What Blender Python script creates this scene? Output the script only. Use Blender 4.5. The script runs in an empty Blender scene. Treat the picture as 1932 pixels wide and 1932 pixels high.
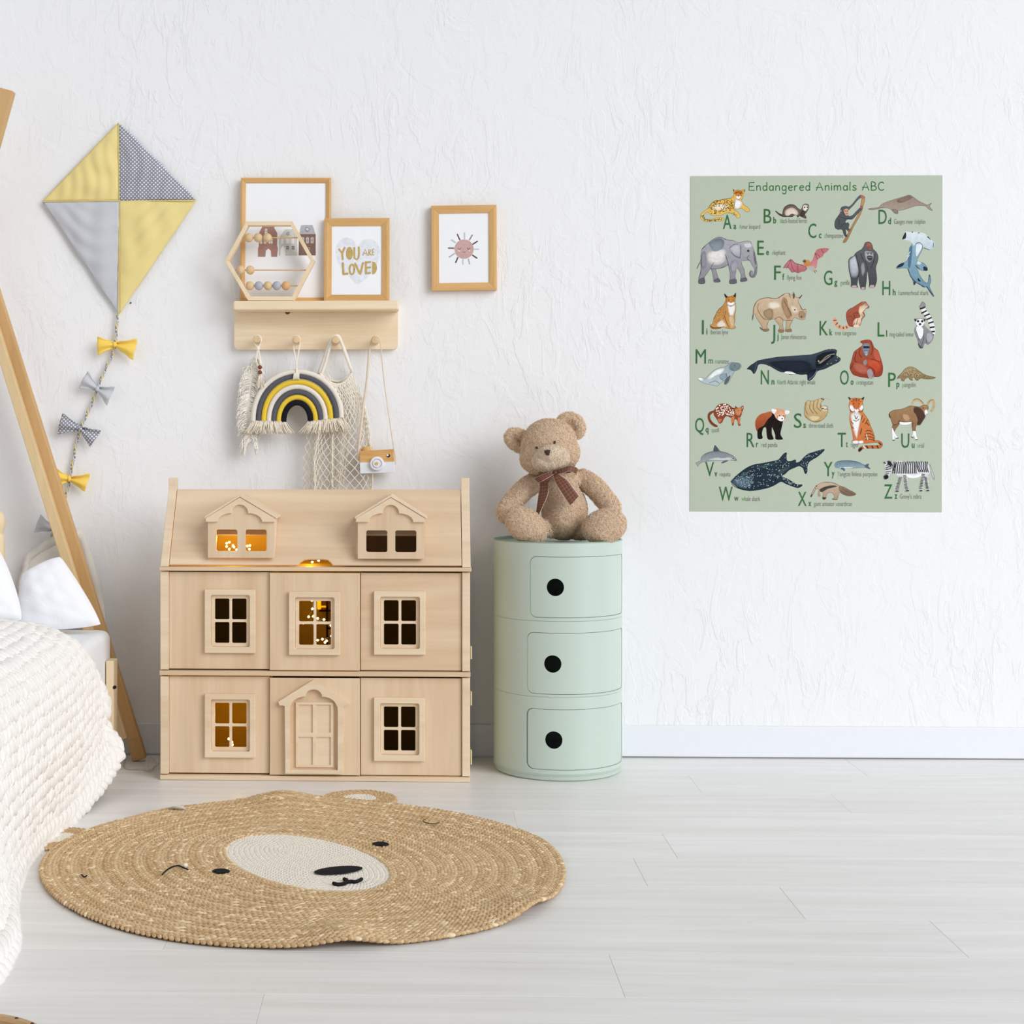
import bpy, bmesh, math, random
import numpy as np
from mathutils import Vector, Matrix, Quaternion
from mathutils.geometry import tessellate_polygon
random.seed(7)
RNG = np.random.default_rng(11)
SC = bpy.context.scene
COL = SC.collection
PI = math.pi

# ------------------------------------------------------------------ camera
# back wall is the plane y = 0, floor z = 0, metres
F_PX, PX, PY, PSI = 2900.0, 698.0, 835.0, 0.03
CAM = Vector((0.0, -4.03, 0.82))
cam_d = bpy.data.cameras.new('camera')
cam_d.sensor_width = 36.0
cam_d.lens = F_PX * 36.0 / 1932.0
cam_d.shift_x = (966.0 - PX) / 1932.0
cam_d.shift_y = (PY - 966.0) / 1932.0
cam_d.clip_start = 0.05
cam = bpy.data.objects.new('camera', cam_d)
cam.location = CAM
cam.rotation_euler = (PI / 2, 0, PSI)
COL.objects.link(cam)
SC.camera = cam

# ------------------------------------------------------------------ light
SC.view_settings.view_transform = 'Standard'
SC.view_settings.look = 'None'
SC.view_settings.exposure = 0.0
SC.view_settings.gamma = 1.0
SC.view_settings.use_curve_mapping = False
SC.render.film_transparent = False
SC.cycles.max_bounces = 8
SC.cycles.diffuse_bounces = 5
SC.cycles.use_denoising = True
SC.cycles.sample_clamp_indirect = 4.0

world = bpy.data.worlds.new('overcast daylight')
world.use_nodes = True
bg = world.node_tree.nodes['Background']
bg.inputs['Color'].default_value = (0.97, 0.985, 1.0, 1)
bg.inputs['Strength'].default_value = 0.31
SC.world = world

def area_light(name, loc, target, sx, sy, power, color):
    d = bpy.data.lights.new(name, 'AREA')
    d.shape = 'RECTANGLE'; d.size = sx; d.size_y = sy
    d.energy = power; d.color = color
    o = bpy.data.objects.new(name, d)
    o.location = loc
    v = Vector(target) - Vector(loc)
    o.rotation_euler = v.to_track_quat('-Z', 'Y').to_euler()
    COL.objects.link(o)
    return o
# soft daylight falling in from the right behind the photographer
sun_d = bpy.data.lights.new('daylight', 'SUN'); sun_d.energy = 1.62; sun_d.angle = math.radians(42); sun_d.color = (0.985, 0.99, 1.0)
sun_o = bpy.data.objects.new('daylight', sun_d); COL.objects.link(sun_o)
sun_o.location = (4, -4, 3)
sun_o.rotation_euler = Vector((-1.0, 1.0, -.74)).to_track_quat('-Z', 'Y').to_euler()
area_light('window_daylight', (3.6, -3.2, 1.7), (0.6, -0.1, 0.8), 2.0, 2.2, 54, (0.90, 0.945, 1.0))

# ------------------------------------------------------------------ projection helpers (photo pixel -> point in the room)
_cp, _sp = math.cos(PSI), math.sin(PSI)
def ray(x, y):
    a, c = (x - PX) / F_PX, -(y - PY) / F_PX
    return Vector((a * _cp - _sp, a * _sp + _cp, c))
def at(x, y, Y=0.0):
    d = ray(x, y); return CAM + d * ((Y - CAM.y) / d.y)
def floor_at(x, y, z=0.0):
    d = ray(x, y); return CAM + d * ((z - CAM.z) / d.z)

# ------------------------------------------------------------------ object helpers
def world_loc(o):
    v = Vector((0, 0, 0))
    while o is not None:
        v += o.location; o = o.parent
    return v
def tag(o, label=None, cat=None, group=None, kind=None):
    if label: o['label'] = label
    if cat: o['category'] = cat
    if group: o['group'] = group
    if kind: o['kind'] = kind
    return o
def thing(name, label, cat, loc=(0, 0, 0), rz=0.0, group=None):
    o = bpy.data.objects.new(name, None)
    o.empty_display_size = 0.05
    COL.objects.link(o); o.location = loc; o.rotation_euler = (0, 0, rz)
    return tag(o, label, cat, group)
def link_mesh(name, me, mats, parent=None, smooth=0, bevel=0.0, solid=0.0, local=False, label=None, kind=None, segs=2):
    if not isinstance(mats, (list, tuple)): mats = [mats]
    for m in mats: me.materials.append(m)
    if parent is not None and not local:
        off = world_loc(parent)
        me.transform(Matrix.Translation(-off))
    if smooth:
        me.polygons.foreach_set('use_smooth', [True] * len(me.polygons))
        if smooth < 180: me.set_sharp_from_angle(angle=math.radians(smooth))
    o = bpy.data.objects.new(name, me)
    COL.objects.link(o)
    if parent is not None: o.parent = parent
    if solid:
        md = o.modifiers.new('solid', 'SOLIDIFY'); md.thickness = solid; md.offset = 0
    if bevel:
        md = o.modifiers.new('bevel', 'BEVEL'); md.width = bevel; md.segments = segs
        md.limit_method = 'ANGLE'; md.angle_limit = math.radians(40)
    if label: o['label'] = label
    if kind: o['kind'] = kind
    return o

class MB:
    """collects shapes into one mesh"""
    def __init__(s): s.v = []; s.f = []; s.mi = []
    def add(s, vs, fs, mi=0):
        b = len(s.v); s.v += [tuple(p) for p in vs]
        s.f += [tuple(i + b for i in f) for f in fs]; s.mi += [mi] * len(fs)
        return s
    def box(s, lo, hi, R=None, c=None, mi=0):
        x0, y0, z0 = lo; x1, y1, z1 = hi
        vs = [Vector(p) for p in ((x0,y0,z0),(x1,y0,z0),(x1,y1,z0),(x0,y1,z0),(x0,y0,z1),(x1,y0,z1),(x1,y1,z1),(x0,y1,z1))]
        if R is not None: vs = [R @ v for v in vs]
        if c is not None: vs = [v + Vector(c) for v in vs]
        return s.add(vs, [(0,3,2,1),(4,5,6,7),(0,1,5,4),(1,2,6,5),(2,3,7,6),(3,0,4,7)], mi)
    def tube(s, pts, r, n=8, closed=False, caps=True, mi=0, flat=None):
        pts = [Vector(p) for p in pts]; m = len(pts)
        rs = r if isinstance(r, (list, tuple)) else [r] * m
        T = []
        for i in range(m):
            a = pts[(i - 1) % m] if (closed or i > 0) else pts[i]
            b = pts[(i + 1) % m] if (closed or i < m - 1) else pts[i]
            t = b - a; T.append(t.normalized() if t.length > 1e-9 else Vector((0, 0, 1)))
        up = Vector((0, 1, 0)) if abs(T[0].y) < .9 else Vector((1, 0, 0))
        N = (up - T[0] * up.dot(T[0])).normalized()
        vs = []
        for i in range(m):
            if i:
                q = T[i - 1].rotation_difference(T[i]); N = q @ N
                N = (N - T[i] * N.dot(T[i])).normalized()
            B = T[i].cross(N)
            for k in range(n):
                a = 2 * PI * k / n
                fa = flat if flat else 1.0
                vs.append(pts[i] + (N * math.cos(a) * fa + B * math.sin(a)) * rs[i])
        fs = []
        for i in range(m if closed else m - 1):
            j = (i + 1) % m
            for k in range(n):
                l = (k + 1) % n
                fs.append((i * n + k, i * n + l, j * n + l, j * n + k))
        if caps and not closed:
            fs.append(tuple(range(n - 1, -1, -1))); fs.append(tuple((m - 1) * n + k for k in range(n)))
        return s.add(vs, fs, mi)
    def ell(s, c, rad, R=None, nu=16, nv=10, mi=0):
        vs = []; c = Vector(c)
        if not hasattr(rad, '__len__'): rad = (rad, rad, rad)
        for j in range(nv + 1):
            th = PI * j / nv
            for i in range(nu):
                ph = 2 * PI * i / nu
                p = Vector((rad[0] * math.sin(th) * math.cos(ph), rad[1] * math.sin(th) * math.sin(ph), rad[2] * math.cos(th)))
                vs.append(c + (R @ p if R is not None else p))
        fs = [(j * nu + i, (j + 1) * nu + i, (j + 1) * nu + (i + 1) % nu, j * nu + (i + 1) % nu) for j in range(nv) for i in range(nu)]
        return s.add(vs, fs, mi)
    def lathe(s, prof, c=(0, 0, 0), R=None, n=32, mi=0, closed=False):
        c = Vector(c); vs = []
        for r, z in prof:
            for i in range(n):
                a = 2 * PI * i / n; p = Vector((r * math.cos(a), r * math.sin(a), z))
                vs.append(c + (R @ p if R is not None else p))
        m = len(prof); fs = []
        for j in range(m if closed else m - 1):
            k = (j + 1) % m
            for i in range(n):
                fs.append((j * n + i, j * n + (i + 1) % n, k * n + (i + 1) % n, k * n + i))
        return s.add(vs, fs, mi)
    def plate(s, outer, holes, fn, t, mi=0):
        """flat plate with holes: 2-D loops, fn(x, z, depth) -> point; depth 0 is the front, t the back"""
        loops = [outer] + list(holes)
        tris = tessellate_polygon([[Vector((p[0], p[1], 0)) for p in l] for l in loops])
        flat = [p for l in loops for p in l]; n = len(flat)
        vs = [fn(p[0], p[1], 0) for p in flat] + [fn(p[0], p[1], t) for p in flat]
        fs = [tuple(x) for x in tris] + [(a + n, c + n, b + n) for a, b, c in tris]
        b = 0
        for l in loops:
            k = len(l)
            for i in range(k):
                j = (i + 1) % k
                fs.append((b + i, b + j, b + j + n, b + i + n))
            b += k
        return s.add(vs, fs, mi)
    def grid(s, P, nu, nv, mi=0, wrap=False):
        vs = [P(i / nu, j / nv) for j in range(nv + 1) for i in range(nu + (0 if wrap else 1))]
        w = nu if wrap else nu + 1
        fs = [(j * w + i, j * w + (i + 1) % w, (j + 1) * w + (i + 1) % w, (j + 1) * w + i) for j in range(nv) for i in range(nu)]
        return s.add(vs, fs, mi)
    def mesh(s, name, normals=True):
        me = bpy.data.meshes.new(name)
        me.from_pydata(s.v, [], s.f)
        if any(s.mi): me.polygons.foreach_set("material_index", s.mi)
        if normals:
            bm = bmesh.new(); bm.from_mesh(me)
            bmesh.ops.recalc_face_normals(bm, faces=bm.faces)
            bm.to_mesh(me); bm.free()
        me.update()
        return me
    def build(s, name, mats, parent=None, normals=True, **k):
        return link_mesh(name, s.mesh(name, normals), mats, parent, **k)

def rrect(x0, z0, x1, z1, r, n=5):
    out = []
    for cx, cz, a in ((x1 - r, z1 - r, 0), (x0 + r, z1 - r, 90), (x0 + r, z0 + r, 180), (x1 - r, z0 + r, 270)):
        for i in range(n + 1):
            t = math.radians(a + 90 * i / n); out.append((cx + r * math.cos(t), cz + r * math.sin(t)))
    return out
def catmull(pts, k=4, closed=True):
    n = len(pts); out = []
    P = [Vector(p) for p in pts]
    rng = range(n) if closed else range(n - 1)
    for i in rng:
        p1, p2 = P[i], P[(i + 1) % n]
        p0 = P[(i - 1) % n] if (closed or i > 0) else p1
        p3 = P[(i + 2) % n] if (closed or i < n - 2) else p2
        for j in range(k):
            t = j / k
            out.append(0.5 * ((2 * p1) + (p2 - p0) * t + (2 * p0 - 5 * p1 + 4 * p2 - p3) * t * t + (3 * p1 - p0 - 3 * p2 + p3) * t ** 3))
    if not closed: out.append(P[-1].copy())
    return out
def lerp(a, b, t): return a + (b - a) * t
def copy_tree(o, parent=None, loc=None):
    c = o.copy(); COL.objects.link(c)
    if parent is not None: c.parent = parent
    if loc is not None: c.location = loc
    for ch in [x for x in COL.objects if x.parent == o]: copy_tree(ch, c)
    return c
def blobs(name, mats, parent, C, D, N, S, nseg=6, nring=3, kind='stuff', mi=None, label=None, pinch=0.0):
    """many lozenge shaped stitches in one mesh: centre, direction, normal, (length, width, height) halves"""
    C, D, N, S = (np.asarray(a, float) for a in (C, D, N, S))
    D = D / np.linalg.norm(D, axis=1, keepdims=True)
    N = N - D * (N * D).sum(1, keepdims=True); N = N / np.linalg.norm(N, axis=1, keepdims=True)
    B = np.cross(N, D)
    base = [(-1, 0, 0)]
    for j in range(1, nring + 1):
        th = PI * j / (nring + 1); x = -math.cos(th); r = math.sin(th) ** (1 - pinch)
        for i in range(nseg):
            a = 2 * PI * i / nseg; base.append((x, r * math.cos(a), r * math.sin(a)))
    base.append((1, 0, 0)); base = np.array(base); nb = len(base)
    fs = []
    for i in range(nseg): fs.append((0, 1 + (i + 1) % nseg, 1 + i))
    for j in range(nring - 1):
        o = 1 + j * nseg
        for i in range(nseg):
            k = (i + 1) % nseg
            fs.append((o + i, o + k, o + nseg + k)); fs.append((o + i, o + nseg + k, o + nseg + i))
    o = 1 + (nring - 1) * nseg
    for i in range(nseg): fs.append((nb - 1, o + i, o + (i + 1) % nseg))
    fs = np.array(fs)
    V = C[:, None, :] + (base[None, :, 0:1] * S[:, None, 0:1]) * D[:, None, :] + (base[None, :, 1:2] * S[:, None, 1:2]) * B[:, None, :] + (base[None, :, 2:3] * S[:, None, 2:3]) * N[:, None, :]
    Fc = fs[None] + (np.arange(len(C)) * nb)[:, None, None]
    me = np_mesh(name, V.reshape(-1, 3), Fc.reshape(-1, 3))
    if mi is not None: me.polygons.foreach_set('material_index', np.repeat(np.asarray(mi, np.int32), len(fs)))
    return link_mesh(name, me, mats, parent, smooth=180, kind=kind, label=label)
def np_mesh(name, V, Fc):
    me = bpy.data.meshes.new(name)
    n, k = Fc.shape
    me.vertices.add(len(V)); me.vertices.foreach_set('co', np.ascontiguousarray(V, np.float32).ravel())
    me.loops.add(n * k); me.loops.foreach_set('vertex_index', np.ascontiguousarray(Fc, np.int32).ravel())
    me.polygons.add(n); me.polygons.foreach_set('loop_start', np.arange(0, n * k, k, dtype=np.int32))
    me.update(calc_edges=True)
    return me

# ------------------------------------------------------------------ materials
def lin(c):
    out = []
    for v in c[:3]:
        v /= 255.0; out.append(v / 12.92 if v <= .04045 else ((v + .055) / 1.055) ** 2.4)
    return (*out, 1.0)
class NT:
    def __init__(s, name, rough=0.6, spec=0.3):
        s.m = bpy.data.materials.new(name); s.m.use_nodes = True
        s.t = s.m.node_tree; s.b = s.t.nodes['Principled BSDF']
        s.b.inputs['Roughness'].default_value = rough
        s.b.inputs['Specular IOR Level'].default_value = spec
        s.co = None
    def n(s, typ, **kw):
        nd = s.t.nodes.new(typ)
        for k, v in kw.items():
            if k in nd.inputs.keys() if isinstance(k, str) else False:
                nd.inputs[k].default_value = v
            else: setattr(nd, k, v)
        return nd
    def l(s, a, b): s.t.links.new(a, b)
    def coord(s, scale=(1, 1, 1), rot=(0, 0, 0), rnd=True):
        tc = s.n('ShaderNodeTexCoord'); mp = s.n('ShaderNodeMapping')
        mp.inputs['Scale'].default_value = scale; mp.inputs['Rotation'].default_value = rot
        if rnd:
            oi = s.n('ShaderNodeObjectInfo'); ad = s.n('ShaderNodeVectorMath'); ad.operation = 'MULTIPLY_ADD'
            ad.inputs[1].default_value = (7.3, 5.1, 3.7)
            cmb = s.n('ShaderNodeCombineXYZ')
            for i in range(3): s.l(oi.outputs['Random'], cmb.inputs[i])
            s.l(cmb.outputs[0], ad.inputs[0]); s.l(tc.outputs['Object'], ad.inputs[2])
            s.l(ad.outputs[0], mp.inputs['Vector'])
        else: s.l(tc.outputs['Object'], mp.inputs['Vector'])
        return mp.outputs['Vector']
    def noise(s, vec, scale, detail=4, rough=.55, dist=0.0):
        nd = s.n('ShaderNodeTexNoise'); nd.inputs['Scale'].default_value = scale
        nd.inputs['Detail'].default_value = detail; nd.inputs['Roughness'].default_value = rough
        nd.inputs['Distortion'].default_value = dist
        s.l(vec, nd.inputs['Vector']); return nd.outputs['Fac']
    def ramp(s, fac, stops):
        r = s.n('ShaderNodeValToRGB'); e = r.color_ramp.elements
        while len(e) < len(stops): e.new(.5)
        for i, (p, c) in enumerate(stops): e[i].position = p; e[i].color = c
        s.l(fac, r.inputs['Fac']); return r.outputs['Color']
    def mix(s, fac, a, b, mode='MIX'):
        m = s.n('ShaderNodeMix'); m.data_type = 'RGBA'; m.blend_type = mode
        for sock, v in ((m.inputs[0], fac), (m.inputs[6], a), (m.inputs[7], b)):
            if hasattr(v, 'links'): s.l(v, sock)
            else: sock.default_value = v
        return m.outputs[2]
    def math(s, op, a, b=None):
        m = s.n('ShaderNodeMath'); m.operation = op
        for sock, v in ((m.inputs[0], a), (m.inputs[1], b)):
            if v is None: continue
            if hasattr(v, 'links'): s.l(v, sock)
            else: sock.default_value = v
        return m.outputs[0]
    def base(s, c):
        if hasattr(c, 'links'): s.l(c, s.b.inputs['Base Color'])
        else: s.b.inputs['Base Color'].default_value = c
        return s
    def bump(s, h, strength=.3, dist=.002):
        b = s.n('ShaderNodeBump'); b.inputs['Strength'].default_value = strength; b.inputs['Distance'].default_value = dist
        s.l(h, b.inputs['Height']); s.l(b.outputs['Normal'], s.b.inputs['Normal']); return s

def plain(name, c, rough=.6, spec=.3, var=.06, scale=40, bump=0.0):
    t = NT(name, rough, spec); v = t.coord()
    f = t.noise(v, scale, 3)
    c0 = lin(c); lo = tuple(x * (1 - var) for x in c0[:3]) + (1,); hi = tuple(min(1, x * (1 + var)) for x in c0[:3]) + (1,)
    t.base(t.ramp(f, [(.3, lo), (.7, hi)]))
    if bump: t.bump(f, bump)
    return t.m
def wood(name, c1, c2, axis=0, s=18, rough=.5, spec=.25, contrast=(.3, .72), fine=.3, knots=0.0):
    t = NT(name, rough, spec)
    sc = [s, s, s]; sc[axis] = s * .09
    v = t.coord(tuple(sc)); f = t.noise(v, 1.0, 6, .55, .6)
    sc2 = [s * 9] * 3; sc2[axis] = s * .35
    f2 = t.noise(t.coord(tuple(sc2)), 1.0, 2)
    c = t.ramp(f, [(contrast[0], lin(c2)), (contrast[1], lin(c1))])
    d = t.ramp(f2, [(.35, (.82, .80, .76, 1)), (.65, (1, 1, 1, 1))])
    c = t.mix(fine, c, d, 'MULTIPLY')
    t.base(c); t.bump(f2, .08, .0006); return t.m
def fabric(name, c, c2=None, scale=900, var=.08, rough=.9, bump=.25, crease=6.0, cb=.25):
    t = NT(name, rough, .1); v = t.coord()
    f = t.noise(v, scale, 2); g = t.noise(v, crease, 4, .5, .8)
    c0 = lin(c); lo = tuple(x * (1 - var) for x in c0[:3]) + (1,); hi = tuple(min(1, x * (1 + var)) for x in c0[:3]) + (1,)
    t.base(t.ramp(f, [(.3, lo), (.7, hi)]))
    h = t.math('ADD', t.math('MULTIPLY', f, .04), t.math('MULTIPLY', g, cb))
    t.bump(h, bump, .02); return t.m
def dotted(name, ground, dot, pitch, r):
    """staggered printed dots in the object's x-z plane"""
    t = NT(name, .9, .1); tc = t.n('ShaderNodeTexCoord'); sx = t.n('ShaderNodeSeparateXYZ'); t.l(tc.outputs['Object'], sx.inputs[0])
    a = t.math('MULTIPLY', t.math('ADD', sx.outputs[0], sx.outputs[2]), 1 / pitch)
    b = t.math('MULTIPLY', t.math('SUBTRACT', sx.outputs[0], sx.outputs[2]), 1 / pitch)
    fa = t.math('SUBTRACT', t.math('FRACT', a), .5); fb = t.math('SUBTRACT', t.math('FRACT', b), .5)
    d = t.math('SQRT', t.math('ADD', t.math('MULTIPLY', fa, fa), t.math('MULTIPLY', fb, fb)))
    k = t.math('LESS_THAN', d, r)
    t.base(t.mix(k, lin(ground), lin(dot)))
    g = t.noise(t.coord(), 7, 4, .5, .8); t.bump(g, .25, .006); return t.m
def glow(name, c, strength):
    t = NT(name); t.b.inputs['Emission Color'].default_value = lin(c); t.b.inputs['Emission Strength'].default_value = strength
    t.base(lin(c)); return t.m
# ------------------------------------------------------------------ shared materials
M = {}
M['birch'] = wood('birch plywood', (235, 213, 184), (213, 184, 150), 2, 13, .5, .25, fine=.2)
M['birch_h'] = wood('birch plywood across', (236, 214, 185), (213, 184, 150), 0, 13, .5, .25, fine=.2)
M['birch_edge'] = wood('birch edge', (239, 219, 192), (226, 202, 171), 0, 30, .55, .2, fine=.2)
M['room'] = plain('bulb tinted birch inside', (172, 140, 70), .8, .1)  # birch colour yellowed to deepen the warm bulb light
M['pine'] = wood('pale pine', (249, 232, 204), (238, 214, 178), 0, 26, .5, .25, fine=.25)
M['pine_v'] = wood('pale pine upright', (246, 226, 194), (234, 208, 168), 2, 26, .5, .25, fine=.25)
M['bead'] = wood('turned pale wood', (232, 205, 165), (216, 184, 138), 2, 90, .5, .25, fine=.2)
M['bead_tan'] = wood('turned tan wood', (228, 186, 130), (212, 168, 110), 2, 90, .5, .25, fine=.2)
M['bead_grey'] = plain('grey painted wood', (178, 183, 192), .5, .3, .03)
M['bead_brown'] = plain('dark polished wood bead', (128, 62, 30), .3, .5, .2, 150)
M['oak_h'] = wood('honey frame wood', (228, 184, 126), (208, 160, 98), 0, 40, .45, .3, fine=.35)
M['oak_v'] = wood('honey frame wood upright', (229, 186, 128), (210, 162, 100), 2, 40, .45, .3, fine=.35)
M['beam_light'] = wood('light beam pine', (226, 200, 158), (214, 184, 136), 2, 14, .55, .2, fine=.2)
M['beam_dark'] = wood('amber beam pine', (214, 176, 126), (198, 158, 106), 2, 14, .55, .2, fine=.2)
M['paper'] = plain('white paper', (246, 247, 250), .7, .15, .01)
M['plaster'] = None
M['white'] = plain('white paint', (236, 238, 244), .45, .3, .01)
M['sheet'] = fabric('white cotton sheet', (244, 246, 250), scale=700, var=.015, crease=5, cb=.35, bump=.35)
M['pillow'] = fabric('crumpled white linen', (246, 247, 251), scale=700, var=.02, crease=9, cb=.7, bump=.5)
M['pillow_cream'] = fabric('cream linen', (228, 224, 216), scale=700, var=.03, crease=9, cb=.5, bump=.4)
M['wool'] = plain('thick white wool', (243, 240, 236), .95, .05, .03, 260, .25)
M['yellow'] = fabric('yellow cotton', (237, 218, 150), scale=800, var=.05)
M['yellow_bow'] = fabric('bright yellow cotton', (250, 214, 104), scale=800, var=.04)
M['grey'] = fabric('light grey cotton', (200, 202, 208), scale=800, var=.05)
M['dots'] = dotted('grey dotted cotton', (142, 144, 154), (226, 228, 234), .0100, .30)
M['cord'] = plain('natural cotton cord', (246, 238, 224), .9, .05, .05, 300, .2)
M['fringe'] = plain('natural cotton fringe', (244, 234, 218), .95, .05, .1, 200)
M['green'] = NT('pale green plastic', .28, .5).base(lin((195, 210, 199))).m
M['green_top'] = NT('green plastic top', .35, .5).base(lin((150, 168, 150))).m
M['black'] = plain('black yarn', (34, 33, 36), .8, .1, .1)
M['brass'] = NT('pale brass', .35, .5).base(lin((226, 214, 170))).m

# ------------------------------------------------------------------ room shell
def plaster():
    t = NT('white trowelled plaster', .85, .12)
    v = t.coord((1, 1, 1), rnd=False)
    a = t.noise(v, 7, 5, .55, 1.6); a = t.ramp(a, [(.43, (0, 0, 0, 1)), (.52, (1, 1, 1, 1))])
    b = t.noise(t.coord((1, 1, .4), (0, .8, 0), rnd=False), 15, 6, .6, 1.8); b = t.ramp(b, [(.52, (0, 0, 0, 1)), (.585, (1, 1, 1, 1))])
    c = t.noise(t.coord((1, 1, .25), (0, -.9, 0), rnd=False), 26, 5, .6, 1.4); c = t.ramp(c, [(.57, (0, 0, 0, 1)), (.66, (1, 1, 1, 1))])
    m = t.noise(v, 2.2, 3); m = t.ramp(m, [(.42, (.05, .05, .05, 1)), (.66, (1, 1, 1, 1))])
    fine = t.noise(v, 60, 5)
    h = t.math('ADD', t.math('MULTIPLY', a, .3), t.math('ADD', t.math('MULTIPLY', t.math('MULTIPLY', b, m), .8), t.math('MULTIPLY', t.math('MULTIPLY', c, m), .5)))
    h = t.math('ADD', h, t.math('MULTIPLY', fine, .35))
    t.base(lin((243, 243, 244))); t.bump(h, .36, .0042); return t.m
M['plaster'] = plaster()
def floor_mat():
    t = NT('whitewashed oak laminate', .38, .35)
    f = t.noise(t.coord((1.1, 16, 16)), 1.6, 6, .6, .5)
    g = t.noise(t.coord((3, 120, 120)), 1.0, 3)
    oi = t.n('ShaderNodeObjectInfo')
    c = t.ramp(f, [(.28, lin((229, 227, 224))), (.72, lin((243, 242, 241)))])
    d = t.ramp(g, [(.3, (.95, .945, .94, 1)), (.6, (1, 1, 1, 1))])
    c = t.mix(.7, c, d, 'MULTIPLY')
    e = t.ramp(oi.outputs['Random'], [(0, (.965, .962, .958, 1)), (1, (1, 1, 1, 1))])
    c = t.mix(1.0, c, e, 'MULTIPLY')
    t.base(c); t.bump(g, .06, .001); return t.m
M['floor'] = floor_mat()

def structure(o, label, cat): return tag(o, label, cat, kind='structure')
wb = MB().box((-2.0, 0.0, 0.0), (3.4, .08, 2.7)).build('wall_back', M['plaster'])
structure(wb, 'white trowelled plaster wall behind the toys', 'wall')
wl = MB().box((-2.08, -4.4, 0.0), (-2.0, .08, 2.7)).build('wall_left', M['plaster'])
structure(wl, 'white plaster side wall left of the bed', 'wall')
bb = MB().box((-1.995, -.014, .0035), (3.4, -.0002, .083)).build('baseboard_back', M['white'], bevel=.002)
structure(bb, 'white skirting board along the plaster wall', 'baseboard')
fl = MB().box((-2.0, -4.4, -.03), (3.4, .0, -.0095)).build('floor', M['floor'])
structure(fl, 'whitewashed wood plank floor', 'floor')
edges = [-.0005] + [-.405 + .1918 * 1 - .1918 * k for k in range(22)]
edges = [-.0005, -.0214] + [-.2132 - .1918 * k for k in range(21)]
joints = {3: .67, 4: .965, 7: .428, 8: .67, 9: -.41}
for r in range(1, len(edges) - 1):
    y1, y0 = edges[r] - .00015, edges[r + 1] + .00015
    if r == 1: y1 = -.0005
    j0 = joints.get(r + 1, None)
    if j0 is None: j0 = random.uniform(-.6, .7)
    xs = [-2.0] + [x for x in (j0 - 1.29 * 2, j0 - 1.29, j0, j0 + 1.29, j0 + 2.58) if -1.9 < x < 3.3] + [3.4]
    for a, b in zip(xs[:-1], xs[1:]):
        dz = random.uniform(-.0002, .0001)
        cx, cy = (a + b) / 2, (y0 + y1) / 2
        o = MB().box((a - cx + .00015, y0 - cy, -.009), (b - cx - .00015, y1 - cy, dz)).build('plank', M['floor'], bevel=.0005, segs=1)
        o.location = (cx, cy, 0); o.parent = fl
nail = thing('nail', 'tiny dark nail head in the plaster wall right of the kite tip', 'nail', at(246.5, 571.5, -.002))
MB().ell((0, 0, 0), (.0022, .0016, .0022)).build('nail_head', plain('dark steel', (50, 48, 48), .4), nail, local=True, smooth=180)
MB().tube([(0, 0, 0), (0, .002, 0)], .0008, 6).build('nail_shank', M['black'], nail, local=True)

# ------------------------------------------------------------------ bed with its house frame
bed = thing('bed', 'low pine bed with leaning A shaped canopy beams against the wall', 'bed', (-1.2, -.12, 0))
def slanted(x0, y0, x1, y1, w0, w1, Yf, Yb, mat, name, tilt=0):
    """board whose front runs between two photo points, from top to bottom"""
    a, b = at(x0, y0, Yf), at(x1, y1, Yf)
    d = (b - a).normalized(); s = Vector((-d.z, 0, d.x)); s = s if s.x > 0 else -s
    mb = MB()
    vs = []
    for Y in (Yf, Yb):
        for p, w in ((a, w0), (b, w1)):
            for sg in (-1, 1):
                q = p + s * sg * w / 2; vs.append((q.x, Y, q.z))
    mb.add(vs, [(0, 1, 3, 2), (4, 6, 7, 5), (0, 4, 5, 1), (2, 3, 7, 6), (0, 2, 6, 4), (1, 5, 7, 3)])
    return mb.build(name, mat, bed, bevel=.0025)
slanted(-105, 262, 251.5, 1396, .034, .034, -.105, -.080, M['beam_dark'], 'canopy_beam')
slanted(-123, 262, 230, 1396, .0255, .0255, -.128, -.1055, M['beam_light'], 'canopy_beam')
slanted(251, 1394, 262.5, 1434, .036, .036, -.104, -.082, M['beam_dark'], 'beam_foot')
slanted(12, 168, -340, 1437, .036, .036, -.156, -.1285, M['beam_dark'], 'canopy_beam')
post = MB().box((-.772, -.225, .001), (-.7525, -.175, .276)).build('bed_leg', M['pine_v'], bed, bevel=.002)
q = at(216, 1297, -.226)
MB().tube([(q.x, -.2262, q.z), (q.x, -.220, q.z)], .0042, 12).build('screw_hole', M['black'], bed, smooth=30)
MB().box((-1.72, -2.1, .10), (-.785, -.16, .155)).build('bed_rail', M['pine_v'], bed, bevel=.003)
MB().box((-1.74, -.225, .001), (-1.70, -.175, .276)).build('bed_leg', M['pine_v'], bed, bevel=.002)
MB().box((-1.74, -2.1, .001), (-1.70, -2.05, .276)).build('bed_leg', M['pine_v'], bed, bevel=.002)
q = at(-8, 1000, -.075)
prof = [(0, .062), (.012, .060), (.021, .050), (.025, .035), (.0245, .018), (.019, .004), (.0185, .0), (.021, -.003), (.0235, -.012), (.0235, -.05), (.023, -.62)]
MB().lathe(prof, (q.x, -.075, q.z - .01), n=24).build('headboard_post', M['pine_v'], bed, smooth=40, label='rounded tan end post')
slats = 9
for k in range(slats):
    y = -.3 - k * .2
    MB().box((-1.70, y - .04, .1555), (-.79, y + .04, .172)).build('bed_slat', M['pine'], bed, bevel=.002)

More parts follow.
